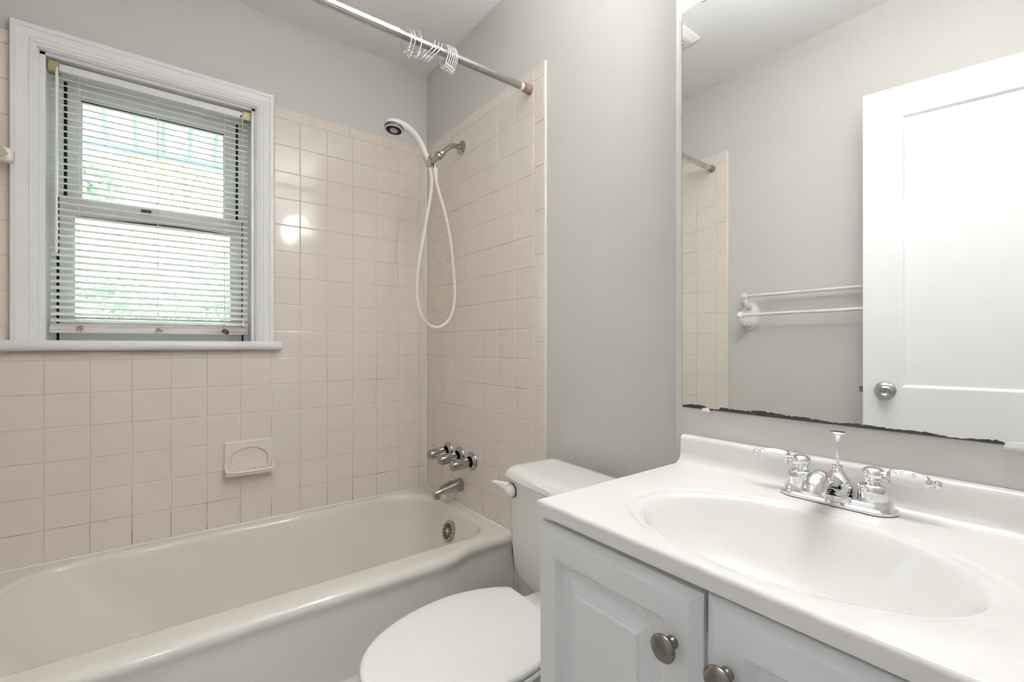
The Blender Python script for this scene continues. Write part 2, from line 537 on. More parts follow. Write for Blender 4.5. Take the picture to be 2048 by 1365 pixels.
box(bm, -0.276, -0.268, 2.207, 2.222, 1.60, 1.995); box(bm, 0.238, 0.246, 2.207, 2.222, 1.60, 1.995)
box(bm, -0.2905, -0.284, 2.181, 2.200, 1.0952, 1.592); box(bm, 0.256, 0.2625, 2.181, 2.200, 1.0952, 1.592)
obj('sash_gap_shadow', bm, M_dark, win)  # dark strips stand in for the shadow in the gaps beside the sashes
bm = B(); box(bm, -0.233, 0.198, 2.2075, 2.212, 1.9385, 1.9425)
obj('glazing_seal', bm, M_dark, win)
bm = B(); tube(bm, spline([(-0.24, 2.179, 1.5285), (-0.15, 2.177, 1.5265), (0.0, 2.176, 1.531), (0.12, 2.177, 1.5305), (0.21, 2.179, 1.526)], 8), [0.001+0.0022*math.sin(PI*i/32) for i in range(33)], 8)
obj('glazing_seal', bm, M_grey, win, smooth=60)
bm = B()
for k in range(5): box(bm, -0.066+0.0062*k, -0.0618+0.0062*k, 2.171, 2.181, 1.566, 1.582, 0.001, 1)
box(bm, -0.068, -0.034, 2.176, 2.1815, 1.563, 1.571, 0.001, 1)
obj('sash_lock', bm, M_grey, win)

# ------------------------------------------------------------------ mini blind
bl = thing('window_blind', 'white aluminium mini blind with stained bottom rail hanging inside window', 'blind', (-0.012, 2.135, 1.985))
bm = B()
box(bm, -0.298, 0.273, 2.118, 2.146, 1.989, 2.014, 0.002, 2)
obj('headrail', bm, M_slat, bl, smooth=40)
bm = B(); box(bm, 0.244, 0.258, 2.1165, 2.1185, 1.993, 1.999); obj('cord_slot', bm, M_dark, bl)
for sx in (-0.303, 0.252):
    bm = B(); box(bm, sx, sx+0.028, 2.113, 2.150, 1.984, 2.0165, 0.0015, 1)
    box(bm, sx+0.002, sx+0.026, 2.1115, 2.114, 1.988, 2.013, 0.0008, 1)
    obj('end_bracket', bm, M_brass, bl)
def slat_bm(zc, tilt, L0=-0.297, L1=0.271, w=0.0248):
    bm = B(); n = 6; L = []
    top = []; bot = []
    for k in range(n+1):
        s = (k/n-0.5)*w
        crown = 0.0022*(1-(2*s/w)**2)
        y = s*math.cos(tilt)-crown*math.sin(tilt); z = s*math.sin(tilt)+crown*math.cos(tilt)
        top.append((y, z)); bot.append((y+0.0004*math.sin(tilt), z-0.0004*math.cos(tilt)))
    sec = top+bot[::-1]
    loops(bm, [[Vector((x, 2.133+y, zc+z)) for (y, z) in sec] for x in (L0, L1)], True)
    return bm
N_SLAT = 38; zt, zb = 1.972, 1.1640
first = obj('slat', slat_bm(0, 0), M_slat, bl, smooth=50)
me0 = first.data
# angle eases a little from the top to the bottom of the stack
for i in range(N_SLAT):
    z = zt+(zb-zt)*i/(N_SLAT-1)
    o = first if i == 0 else first.copy()
    if i: COL.objects.link(o)
    o.parent = bl
    # local origin of the mesh sits at the slat centre-line shifted by the blind's origin
    o.rotation_euler = (0, 0, 0)
    o['pitch'] = z
for o in [c for c in bl.children if c.name.startswith('slat')]:
    z = o['pitch']; del o['pitch']
    tilt = math.radians(29.5+random.uniform(-1.5, 1.5)); roll = random.uniform(-0.0016, 0.0016)
    Pw = ORIG['window_blind']
    C0 = Vector((-0.013, 2.133, 0.0))
    Rm = Matrix.Rotation(roll, 4, 'Y') @ Matrix.Rotation(tilt, 4, 'X')
    M = Matrix.Translation(Vector((-0.013, 2.133, z))-Pw) @ Rm @ Matrix.Translation(Pw-C0)
    o.matrix_basis = M
bm = B()
for k in range(4):
    box(bm, -0.298, 0.2715, 2.1195+0.0003*k, 2.1455, 1.1402+0.0031*k, 1.1430+0.0031*k, 0.0006, 1)
o = obj('stacked_slats', bm, M_rail, bl)
bm = B(); box(bm, -0.300, 0.272, 2.120, 2.146, 1.1215, 1.1415, 0.003, 2)
obj('bottom_rail', bm, M_rail, bl, smooth=40)
for (x, col, sc) in ((-0.229, srgb(176, 158, 132), 1.0), (-0.014, srgb(176, 150, 118), 0.85), (0.192, srgb(84, 66, 52), 1.1)):
    m = mat('cord_knot_fibre', col, 0.9)
    bm = B(); rnd = random.Random(int(x*1000))
    pts = [Vector((x+rnd.uniform(-1, 1)*0.012*sc, 2.1185-rnd.uniform(0, 1)*0.006, 1.134+rnd.uniform(-1, 1)*0.011*sc)) for _ in range(12)]
    tube(bm, spline(pts, 5), 0.0016*sc, 6)
    obj('cord_knot', bm, m, bl, smooth=60)
bm = B(); tube(bm, spline([(-0.01, 2.117, 1.135), (0.010, 2.116, 1.139), (0.022, 2.116, 1.137), (0.034, 2.117, 1.146), (0.037, 2.12, 1.17), (0.036, 2.122, 1.25)], 6), 0.0006, 6)
obj('loose_thread', bm, mat('thread', srgb(196, 186, 170), 0.9), bl)
for x in (-0.2285, -0.0175, 0.190):
    bm = B()
    tube(bm, [(x, 2.1195, 1.992), (x+0.001, 2.1195, 1.14)], 0.0009, 6); tube(bm, [(x+0.002, 2.1462, 1.992), (x+0.002, 2.1462, 1.14)], 0.0007, 6)
    obj('ladder_cord', bm, M_slat, bl)
bm = B(); tube(bm, [(-0.2795, 2.104, 1.978), (-0.2815, 2.106, 1.385)], 0.0042, 8); tube(bm, [(-0.2795, 2.109, 1.995), (-0.2795, 2.104, 1.975)], 0.003, 8)
obj('tilt_wand', bm, M_clear, bl, smooth=60)
bm = B(); tube(bm, spline([(0.251, 2.116, 1.996), (0.251, 2.109, 1.96), (0.252, 2.112, 1.5), (0.253, 2.114, 1.175)], 8), 0.0011, 6)
obj('lift_cord', bm, M_slat, bl)
bm = B(); lathe(bm, [(0, 0.002), (0.004, 0.0035), (0.022, 0.0058), (0.024, 0.003), (0.024, 0)], (0.253, 2.113, 1.178), (0, 0, -1), 12)
obj('cord_tassel', bm, M_plastic, bl, smooth=40)

# ------------------------------------------------------------------ outdoors
bm = B(); box(bm, -14, 14, YW+0.5, 30, -0.75, -0.6)
struct('ground', bm, M_lawn)
aw = thing('window_awning', 'pale ribbed awning sloping out above the window', 'awning', (0, 2.35, 2.4))
A0, A1 = Vector((0, 2.36, 2.52)), Vector((0, 3.10, 2.098))
bm = B()
for k in range(-7, 9):
    xa, xb = 0.1135*k-0.0015-0.1135/2*0, 0.1135*(k+1)-0.0015
    prism(bm, [(xa+0.003, A0.y, A0.z), (xb-0.003, A0.y, A0.z), (xb-0.003, A1.y, A1.z), (xa+0.003, A1.y, A1.z)], (0, 0, 0.004))
obj('awning_panel', bm, M_awning, aw)
bm = B()
for k in range(-7, 10):
    x = 0.1135*k-0.0015
    prism(bm, [(x-0.007, A0.y, A0.z-0.004), (x+0.007, A0.y, A0.z-0.004), (x+0.007, A1.y, A1.z-0.004), (x-0.007, A1.y, A1.z-0.004)], (0, 0, 0.012))
obj('awning_rib', bm, mat('awning_seam_paint', srgb(146, 154, 152), 0.6), aw)
bm = B(); box(bm, -0.85, 1.05, 3.09, 3.115, 2.080, 2.104)
obj('front_bar', bm, mat('awning_bar_paint', srgb(150, 164, 166), 0.5), aw)

def tree(name, label, base, H, lean, blobs, nleaf, lmat, seed, tr=0.09):
    rnd = random.Random(seed)
    t = thing(name, label, 'tree', base, None)
    bx, by, bz = base
    bm = B()
    trunk = spline([(bx, by, bz), (bx+lean*0.3, by, bz+H*0.35), (bx+lean*0.7, by+0.1, bz+H*0.7), (bx+lean, by+0.1, bz+H)], 6)
    tube(bm, trunk, [tr*(1-0.75*i/(len(trunk)-1)) for i in range(len(trunk))], 8)
    for (cx, cy, cz, r) in blobs:
        s = trunk[rnd.randrange(6, len(trunk))]
        e = Vector((bx+cx, by+cy, bz+cz))
        mid = (s+e)/2+Vector((rnd.uniform(-.1, .1), 0, rnd.uniform(0, .2)))
        br = spline([s, mid, e], 5)
        tube(bm, br, [tr*0.4*(1-0.8*i/(len(br)-1)) for i in range(len(br))], 6)
        for _ in range(4):
            q = e+Vector((rnd.uniform(-1, 1), rnd.uniform(-1, 1), rnd.uniform(-1, 1)))*r
            tube(bm, [e, (e+q)/2+Vector((0, 0, .05)), q], [tr*0.1, tr*0.08, tr*0.03], 5)
    obj('trunk', bm, M_bark, t, smooth=60)
    bm = B()
    for _ in range(nleaf):
        cx, cy, cz, r = blobs[rnd.randrange(len(blobs))]
        d = Vector((rnd.gauss(0, 1), rnd.gauss(0, 1), rnd.gauss(0, 1))); d.normalize(); d *= r*(rnd.random()**0.45)
        c = Vector((bx+cx, by+cy, bz+cz))+d
        u = Vector((rnd.gauss(0, 1), rnd.gauss(0, 1), rnd.gauss(0, 1))).normalized()
        w = u.orthogonal().normalized(); s = rnd.uniform(0.035, 0.065)
        vs = [bm.verts.new(c+u*s), bm.verts.new(c+w*s*0.5), bm.verts.new(c-u*s), bm.verts.new(c-w*s*0.5)]
        bm.faces.new(vs)
    o = obj('foliage', bm, lmat, t)
    return t
tree('tree', 'thin bare trunked tree seen at left through the blind', (-1.02, 6.2, -0.6), 5.0, 0.05,
     [(0.05, 0, 4.4, 0.5), (-0.4, 0.2, 4.0, 0.4), (0.45, 0.2, 3.3, 0.25), (0.6, -.2, 2.2, .3), (0.95, 0, 1.85, 0.4)], 700, M_leafB, 3, 0.10)
tree('tree', 'yellow green tree seen through the upper window pane', (0.5, 8.5, -0.6), 5.2, -0.3,
     [(-0.7, 0, 4.6, 0.6), (0.0, 0, 4.1, 0.7), (0.7, 0, 3.5, 0.7), (1.2, 0.3, 4.4, 0.7), (-1.3, 0.3, 3.9, 0.5), (0.3, 0.3, 5.0, 0.6)], 1500, M_leafA, 5, 0.08)
tree('tree', 'bushy green tree seen through the lower window pane', (0.75, 7.0, -0.6), 2.6, -0.1,
     [(-0.9, 0, 1.5, 0.6), (-0.2, 0, 2.2, 0.6), (0.3, 0, 1.5, 0.7), (0.6, 0.2, 2.0, 0.5), (-1.6, 0.2, 1.2, 0.6), (-2.2, 0.3, 1.4, 0.6), (-0.5, 0.3, 0.9, 0.6), (0.5, 0, .8, .6)], 3200, M_leafB, 8, 0.08)
bm = B(); rnd = random.Random(11)
for _ in range(5000):
    c = Vector((rnd.uniform(-9, 9), 12+rnd.uniform(-.5, .5), -0.6+1.7*rnd.random()**0.8+0.25*math.sin(rnd.random()*6)))
    u = Vector((rnd.gauss(0, 1), rnd.gauss(0, 1), rnd.gauss(0, 1))).normalized(); w = u.orthogonal().normalized(); s = rnd.uniform(.09, .16)
    bm.faces.new([bm.verts.new(c+u*s), bm.verts.new(c+w*s*.6), bm.verts.new(c-u*s), bm.verts.new(c-w*s*.6)])
hd = obj('hedge', bm, M_leafB, None, origin=(0, 12, -0.6)); tag(hd, 'long pale green hedge at the far side of the lawn outside', 'hedge')

# ------------------------------------------------------------------ bathtub
tub = thing('bathtub', 'white enamelled alcove bathtub below the window', 'bathtub', (0.3, 1.72, 0))
TX0, TX1, TY1 = XL+0.0025, XR-0.0025, YW-0.0030
def tub_outer(z, ins):
    pts = rrect(TX0, TX1, 1.338, TY1, 0.0015, 40, 8)
    out = []
    for (x, y) in pts:
        rec = (0.008+0.024*sstep(0.20, 0.33, z))*sstep(0.76, 0.86, x)
        if y < 1.5:
            w = 1-(y-1.338)/(1.5-1.338)
            y = y+(ins+rec)*max(0, min(1, w))
        out.append(Vector((x, y, z)))
    return out
def tub_in(x0, x1, y0, y1, r, z):
    return [Vector((x, y, z)) for (x, y) in rrect(x0, x1, y0, y1, r, 40, 8)]
L = [tub_outer(0.0, 0.0), tub_outer(0.096, 0.0), tub_outer(0.104, 0.003), tub_outer(0.108, 0.010), tub_outer(0.115, 0.0115), tub_outer(0.15, 0.0105), tub_outer(0.20, 0.0100),
     tub_outer(0.26, 0.0095), tub_outer(0.30, 0.0090), tub_outer(0.318, 0.0085), tub_outer(0.332, 0.006), tub_outer(0.342, 0.0022), tub_outer(0.351, 0.0002), tub_outer(0.359, 0.0018), tub_outer(0.366, 0.0062), tub_outer(0.3715, 0.013), tub_outer(0.3745, 0.022), tub_outer(0.375, 0.034)]
IR = [0.115, 0.16, 0.2, 0.16]
def inn(k, z, rr=0.0):
    return tub_in(-0.405+k*0.55, 1.002-k, 1.436+k, 2.052-k, [max(0.02, q-k*0.2) for q in IR], z)
L += [inn(-0.010, 0.3752), inn(0.0, 0.3738), inn(0.006, 0.3690), inn(0.010, 0.360), inn(0.014, 0.345)]
# basin: straight-ish at the drain end, sloping at the far end
for (z, f) in ((0.32, 0.08), (0.28, 0.2), (0.23, 0.36), (0.18, 0.53), (0.135, 0.70), (0.105, 0.82), (0.085, 0.91), (0.073, 0.965), (0.066, 1.02), (0.062, 1.10), (0.060, 1.25)):
    x0 = -0.397+f*0.27; x1 = 0.988-f*0.085; y0 = 1.45+f*0.075; y1 = 2.038-f*0.075
    L.append(tub_in(x0, x1, y0, y1, [0.11+0.03*f, 0.15, 0.2, 0.16], z))
bm = B(); loops(bm, L, True)
obj('tub_shell', bm, M_tub, tub, smooth=50)
bm = B()
tube(bm, [(TX0, YW-0.0042, RIM), (TX1, YW-0.0042, RIM)], 0.0042, 8)
tube(bm, [(XR-0.0042, 1.352, 0.0), (XR-0.0042, 1.352, 0.25), (XR-0.0042, 1.368, 0.34), (XR-0.0042, 1.385, RIM), (XR-0.0042, YW-0.006, RIM)], 0.0042, 8)
tube(bm, [(XL+0.0042, 1.36, RIM), (XL+0.0042, YW-0.006, RIM)], 0.0042, 8)
obj('caulk_bead', bm, M_caulk, tub, smooth=60)
# overflow plate
OC = Vector((0.9665, 1.724, 0.2875)); ON = Vector((-1, 0, 0.30)).normalized()
bm = B(); lathe(bm, [(-0.004, 0.043), (0.002, 0.043), (0.0045, 0.040), (0.0055, 0.030), (0.0060, 0)], OC, ON, 40)
ov = obj('overflow_plate', bm, M_oldchrome, tub, smooth=40)
d, a, b = frame_of(ON)
bm = B()
for k in range(12):
    an = 2*PI*k/12
    e = a*math.cos(an)+b*math.sin(an); s = a*-math.sin(an)+b*math.cos(an)
    pts = [OC+d*0.0045+e*0.012+s*0.0015, OC+d*0.0045+e*0.030+s*0.0042, OC+d*0.0045+e*0.0335, OC+d*0.0045+e*0.030-s*0.0042, OC+d*0.0045+e*0.012-s*0.0015]
    prism(bm, pts, d*0.0019)
obj('overflow_slot', bm, M_dark, ov)
bm = B(); sphere(bm, OC+d*0.006, 0.0045, 12, 8); obj('overflow_screw', bm, M_chrome, ov, smooth=60)
bm = B(); lathe(bm, [(0, 0.03), (0.003, 0.03), (0.004, 0.022), (0.002, 0.012), (0.002, 0)], (0.74, 1.745, 0.0605), (0, 0, 1), 28); obj('drain', bm, M_chrome, tub, smooth=40)

# ------------------------------------------------------------------ tub spout and valves
sp = thing('tub_spout', 'worn chrome tub spout on beige tile above the tub end', 'spout', (XR, 1.757, 0.462))
bm = B()
L = []
for (x, zt_, zb_, w) in ((1.0475, 0.4925, 0.4335, 0.0285), (1.036, 0.492, 0.4345, 0.0285), (1.02, 0.4885, 0.436, 0.0275), (0.985, 0.480, 0.438, 0.0245), (0.955, 0.4715, 0.4385, 0.0215), (0.935, 0.4655, 0.4385, 0.0195), (0.922, 0.462, 0.439, 0.0175), (0.914, 0.4575, 0.441, 0.0145), (0.910, 0.451, 0.4445, 0.009)):
    zc = (zt_+zb_)/2; h = (zt_-zb_)/2
    L.append([Vector((x, 1.757+w*math.cos(t)*(abs(math.cos(t))**-0.25 if abs(math.cos(t)) > .01 else 1), zc+h*math.sin(t))) for t in [2*PI*k/32 for k in range(32)]])
loops(bm, L, True)
obj('spout_body', bm, M_oldchrome, sp, smooth=50)
bm = B(); lathe(bm, [(0, 0.0185), (0.022, 0.0170), (0.024, 0.0155), (0.012, 0.013), (0.012, 0)], (0.9285, 1.757, 0.448), (0, 0, -1), 28); obj('outlet', bm, M_oldchrome, sp, smooth=40)
bm = B(); tube(bm, [(1.0, 1.757, 0.4870), (0.945, 1.757, 0.4715)], 0.0045, 10); obj('top_ridge', bm, M_oldchrome, sp, smooth=60)

v0 = thing('tub_valve', 'chrome tub valve handle nearest the tiled corner', 'valve', (XR, 1.863, 0.595), 'three valve handles above tub spout')
O = Vector((XR, 1.863, 0.595)); ax = Vector((-1, 0, -0.07)).normalized()
bm = B(); lathe(bm, [(-0.001, 0.0375), (0.003, 0.0375), (0.006, 0.035), (0.011, 0.031), (0.014, 0.0265), (0.0135, 0.0240), (0.004, 0.0225), (0.004, 0)], O, ax, 36); obj('escutcheon', bm, M_oldchrome, v0, smooth=40)
bm = B(); lathe(bm, [(0.0042, 0.0222), (0.0046, 0.0222), (0.0046, 0)], O, ax, 28); obj('cavity_shade_disc', bm, M_dark, v0)  # black disc stands in for the shade inside the escutcheon cup
bm = B(); lathe(bm, [(0.004, 0.0125), (0.022, 0.0115), (0.030, 0.012), (0.030, 0)], O, ax, 20); obj('stem', bm, M_oldchrome, v0, smooth=40)
bm = B(); d, a, b = frame_of(ax); L = []
for (h, r) in ((0.026, 0.0145), (0.029, 0.0205), (0.034, 0.0222), (0.078, 0.0228), (0.091, 0.0222), (0.100, 0.0195), (0.106, 0.013), (0.108, 0.005)):
    fl = 0.24 if 0.03 < h < 0.085 else 0.05
    L.append([O+d*h+(a*math.cos(t)+b*math.sin(t))*r*(1-fl*(0.5+0.5*math.cos(6*t))**3) for t in [2*PI*k/60 for k in range(60)]])
loops(bm, L, True)
obj('handle', bm, M_oldchrome, v0, smooth=35)
copy_tree(v0, (0, -0.1015, -0.003), 'middle chrome tub valve handle above the spout')
copy_tree(v0, (0, -0.203, -0.008), 'chrome tub valve handle nearest the toilet')

# ------------------------------------------------------------------ shower arm and hand shower
YS = 1.748
sa = thing('shower_mount', 'worn chrome shower arm and holder on right tiled wall', 'shower arm', (XR, YS, 1.95))
bm = B(); lathe(bm, [(-0.001, 0.031), (0.003, 0.031), (0.006, 0.028), (0.009, 0.020), (0.011, 0.012), (0.011, 0)], (XR, YS, 1.950), (-1, 0, 0), 36); obj('flange', bm, M_oldchrome, sa, smooth=40)
bm = B(); pts = spline([(XR, YS, 1.950), (1.02, YS, 1.951), (0.995, YS, 1.945), (0.972, YS, 1.925), (0.948, YS, 1.902), (0.93, YS, 1.885)], 6)
tube(bm, pts, 0.0105, 16); obj('arm_pipe', bm, M_oldchrome, sa, smooth=60)
AD = Vector((-0.70, -0.05, -0.66)).normalized(); AO = Vector((0.955, YS, 1.906))
bm = B(); lathe(bm, [(0, 0.0115), (0.002, 0.0135), (0.016, 0.0135), (0.018, 0.012), (0.0195, 0.012)], AO, AD, 8)
lathe(bm, [(0.019, 0.013), (0.021, 0.017), (0.026, 0.0175), (0.028, 0.016), (0.030, 0.0175), (0.036, 0.0175), (0.040, 0.015), (0.043, 0.012), (0.043, 0)], AO, AD, 24); obj('swivel_nut', bm, M_oldchrome, sa, smooth=35)
bm = B(); tube(bm, [AO+AD*0.040, AO+AD*0.055, Vector((0.896, YS-0.004, 1.848)), Vector((0.884, YS-0.006, 1.846))], [0.012, 0.0125, 0.012, 0.011], 16)
# fork that clasps the handle
HD = Vector((0.30, 0.02, -0.95)).normalized()
HC = Vector((0.879, YS-0.008, 1.846))
lathe(bm, [(-0.019, 0.0185), (0.019, 0.0160)], HC, HD, 4, True)
lathe(bm, [(0.0, 0.0085), (0.022, 0.0085), (0.022, 0)], (0.913, YS-0.002, 1.845), (0.12, 0, -0.99), 16)
obj('holder', bm, M_oldchrome, sa, smooth=30)

hs = thing('hand_shower', 'white hand shower with looped white hose resting in chrome holder', 'hand shower', (0.879, YS-0.008, 1.846))
bm = B()
hp = spline([(0.873, YS-0.011, 1.860), (0.864, YS-0.012, 1.878), (0.840, YS-0.016, 1.912), (0.806, YS-0.022, 1.940), (0.770, YS-0.030, 1.953), (0.742, YS-0.036, 1.952), (0.722, YS-0.04, 1.945)], 6)
n = len(hp); rr = []
for i in range(n):
    t = i/(n-1); rr.append(0.0105+0.004*sstep(0.1, 0.7, t)+0.006*sstep(0.7, 1.0, t))
tube(bm, hp, rr, 20)
FC = Vector((0.716, YS-0.044, 1.930)); FN = Vector((-0.16, -0.09, -0.98)).normalized()
lathe(bm, [(-0.026, 0), (-0.0255, 0.012), (-0.023, 0.022), (-0.018, 0.030), (-0.011, 0.0345), (-0.003, 0.0365), (0.0, 0.0365)], FC, FN, 40)
body = obj('handle', bm, M_plastic, hs, smooth=60)
bm = B(); lathe(bm, [(-0.001, 0.0362), (0.0, 0.0372), (0.012, 0.0362), (0.0125, 0.034), (0.0125, 0)], FC, FN, 40); obj('head_ring', bm, M_grey, hs, smooth=40)
bm = B(); lathe(bm, [(0.0120, 0.0352), (0.0145, 0.0345), (0.0145, 0.031), (0.012, 0.030)], FC, FN, 40, False); obj('rim', bm, M_plastic, hs, smooth=40)
d, a, b = frame_of(FN)
bm = B(); lathe(bm, [(0.0124, 0.030), (0.0128, 0.030), (0.0128, 0)], FC, FN, 32)
for k in range(16):
    e = a*math.cos(2*PI*k/16)+b*math.sin(2*PI*k/16); lathe(bm, [(0.0125, 0.0028), (0.0148, 0.0020), (0.0148, 0)], FC+e*0.0235, FN, 8)
obj('spray_face', bm, M_black, hs, smooth=40)
bm = B(); lathe(bm, [(0.0126, 0.0155), (0.0152, 0.015), (0.0165, 0.011), (0.0165, 0)], FC, FN, 24); obj('spray_centre', bm, M_nickel, hs, smooth=40)
bm = B()
hose = spline([(0.914, YS-0.002, 1.800), (0.920, YS-0.004, 1.772), (0.933, YS-0.006, 1.725), (0.952, YS-0.008, 1.665), (0.972, YS-0.006, 1.60), (0.990, YS-0.004, 1.52), (1.002, YS, 1.44), (1.010, YS, 1.36), (1.011, YS, 1.285), (1.001, YS, 1.228), (0.978, YS, 1.185), (0.948, YS, 1.162), (0.920, YS, 1.156), (0.888, YS, 1.165), (0.858, YS-0.002, 1.193), (0.839, YS-0.004, 1.235), (0.829, YS-0.006, 1.30), (0.831, YS-0.008, 1.37), (0.843, YS-0.010, 1.45), (0.857, YS-0.010, 1.53), (0.873, YS-0.010, 1.615), (0.888, YS-0.008, 1.69), (0.896, YS-0.008, 1.75), (0.894, YS-0.008, 1.795), (0.887, YS-0.008, 1.822)], 6)
tube(bm, hose, 0.0066, 12); lathe(bm, [(0, 0.0115), (0.012, 0.0112)], (0.8755, YS-0.0105, 1.8535), (-0.30, 0, 0.95), 16); obj('hose', bm, M_hose, hs, smooth=60)
bm = B(); lathe(bm, [(0, 0.0095), (0.004, 0.0105), (0.030, 0.0100), (0.034, 0.0085), (0.046, 0.0078), (0.046, 0)], (0.9145, YS-0.002, 1.830), (0.10, -0.03, -0.99), 18); obj('hose_connector', bm, M_plastic, hs, smooth=40)

# ------------------------------------------------------------------ soap dish
sd = thing('soap_dish', 'beige ceramic soap dish set in tile under the window', 'soap dish', (0.272, YW, 0.64))
bm = B()
X0, X1, Z0, Z1 = 0.186, 0.358, 0.580, 0.703
# plate with an arched recess: outer loop -> arch loop -> recess
def arch(cx, w, zb, h, n=40):
    pts = []
    for k in range(n):
        t = k/n*2*PI
        c, s = math.cos(t), math.sin(t)
        if s >= 0:
            x = cx+w*c; z = zb+h*s
        else:
            x = cx+w*(abs(c)**0.18)*(1 if c > 0 else -1); z = zb-0.030*(abs(s)**0.6)
        pts.append((x, z))
    return pts
def rect_loop(x0, x1, z0, z1, n=40):
    pts = []; cx, cz = (x0+x1)/2, (z0+z1)/2
    for k in range(n):
        t = k/n*2*PI; c, s = math.cos(t), math.sin(t)
        q = min(((x1-x0)/2)/abs(c) if abs(c) > 1e-6 else 9, ((z1-z0)/2)/abs(s) if abs(s) > 1e-6 else 9)
        pts.append((cx+c*q, cz+s*q))
    # pull the nearest samples into the four corners
    for (X, Z) in ((x0, z0), (x1, z0), (x1, z1), (x0, z1)):
        j = min(range(n), key=lambda i: (pts[i][0]-X)**2+(pts[i][1]-Z)**2); pts[j] = (X, Z)
    return pts
def q(l, y): return [Vector((x, y, z)) for (x, z) in l]
ro = rect_loop(X0, X1, Z0, Z1); ri = rect_loop(X0+0.004, X1-0.004, Z0+0.004, Z1-0.004)
ar = arch(0.272, 0.0660, 0.626, 0.0500); ar2 = arch(0.272, 0.0630, 0.626, 0.0470)
loops(bm, [q(ro, YW+0.006), q(ro, YW-0.006), q(ri, YW-0.010), q(ar, YW-0.010), q(ar2, YW-0.0015), q(arch(0.272, 0.02, 0.63, 0.02), YW-0.0008)], True)
obj('back_plate', bm, M_cer, sd, smooth=35)
bm = B()
# tray: closed lip running round a shallow shelf
tr = [(0.1885, YW-0.006, 0.587), (0.1885, YW-0.040, 0.587), (0.196, YW-0.052, 0.587), (0.272, YW-0.056, 0.587), (0.348, YW-0.052, 0.587), (0.3555, YW-0.040, 0.587), (0.3555, YW-0.006, 0.587)]
base = [Vector((x, y, 0.580)) for (x, y, z) in tr]
prism(bm, [Vector((x, y, 0.5785)) for (x, y, z) in tr], (0, 0, 0.011))
lip = spline([(0.1905, YW-0.006, 0.612), (0.1905, YW-0.030, 0.603), (0.197, YW-0.048, 0.592), (0.235, YW-0.054, 0.5905), (0.272, YW-0.0545, 0.590), (0.31, YW-0.054, 0.5905), (0.347, YW-0.048, 0.592), (0.3535, YW-0.030, 0.603), (0.3535, YW-0.006, 0.612)], 6)
tube(bm, lip, 0.0052, 10)
for s in (0.1875, 0.3505):
    prism(bm, [(s, YW-0.004, 0.580), (s, YW-0.046, 0.580), (s, YW-0.044, 0.594), (s, YW-0.028, 0.604), (s, YW-0.004, 0.616)], (0.006, 0, 0))
obj('tray', bm, M_cer, sd, smooth=45)
bm = B()
for k in range(5):
    x = 0.272+(k-2)*0.0215
    tube(bm, [(x, YW-0.012, 0.5895), (x, YW-0.026, 0.5915), (x, YW-0.040, 0.5895)], [0.002, 0.0038, 0.002], 8)
obj('ridge', bm, M_cer, sd, smooth=60)

# ------------------------------------------------------------------ ceramic towel bar inside the tub alcove, left end wall
tb = thing('tub_towel_bar', 'beige ceramic towel bar on the left end wall beside window', 'towel bar', (XL, 1.77, 1.66))
for i, y in enumerate((2.035, 1.50)):
    bm = B()
    L = []
    for (x, hy, hz) in ((XL-0.001, 0.030, 0.034), (XL+0.008, 0.029, 0.033), (XL+0.016, 0.022, 0.026), (XL+0.045, 0.017, 0.021), (XL+0.070, 0.017, 0.022), (XL+0.084, 0.015, 0.020), (XL+0.089, 0.010, 0.014)):
        L.append([Vector((x, y+px, 1.657+pz)) for (px, pz) in rrect(-hy, hy, -hz, hz, min(hy, hz)*0.35, 3, 3)])
    loops(bm, L, True); obj('bracket', bm, M_cer, tb, smooth=50)
bm = B(); s = 0.0105
prism(bm, [(XL+0.068, 1.50, 1.657-s*1.2), (XL+0.068+s*1.2, 1.50, 1.657), (XL+0.068, 1.50, 1.657+s*1.2), (XL+0.068-s*1.2, 1.50, 1.657)], (0, 0.535-0.017, 0))
obj('bar', bm, mat('aged_acrylic_bar', srgb(206, 198, 176), 0.2), tb)

# ------------------------------------------------------------------ shower rod and curtain rings
YRD, ZRD = 1.274, 1.996
rd = thing('shower_rod', 'grey metal tension shower rod spanning above the tub', 'shower rod', (0.3, YRD, ZRD))
bm = B(); tube(bm, [(XL+0.03, YRD, ZRD), (0.545, YRD, ZRD)], 0.0138, 24); obj('outer_tube', bm, M_rodshiny, rd, smooth=60)
bm = B(); lathe(bm, [(0, 0.0142), (0.008, 0.0142), (0.010, 0.0125), (0.010, 0)], (0.539, YRD, ZRD), (1, 0, 0), 24); obj('joint_collar', bm, M_rodshiny, rd, smooth=40)
bm = B(); tube(bm, [(0.540, YRD, ZRD), (1.008, YRD, ZRD)], 0.0120, 24); obj('inner_tube', bm, M_rod, rd, smooth=60)
bm = B(); lathe(bm, [(0, 0.0125), (0.012, 0.0130), (0.012, 0)], (1.001, YRD, ZRD), (1, 0, 0), 24); obj('white_sleeve', bm, M_plastic, rd, smooth=40)
for (x, s) in ((XR, -1), (XL, 1)):
    bm = B(); lathe(bm, [(0, 0.0178), (0.005, 0.0178), (0.008, 0.0160), (0.026, 0.0148), (0.032, 0.0155), (0.033, 0.012), (0.033, 0)], (x, YRD, ZRD), (s, 0, 0), 28)
    obj('end_cap', bm, M_rust, rd, smooth=35)
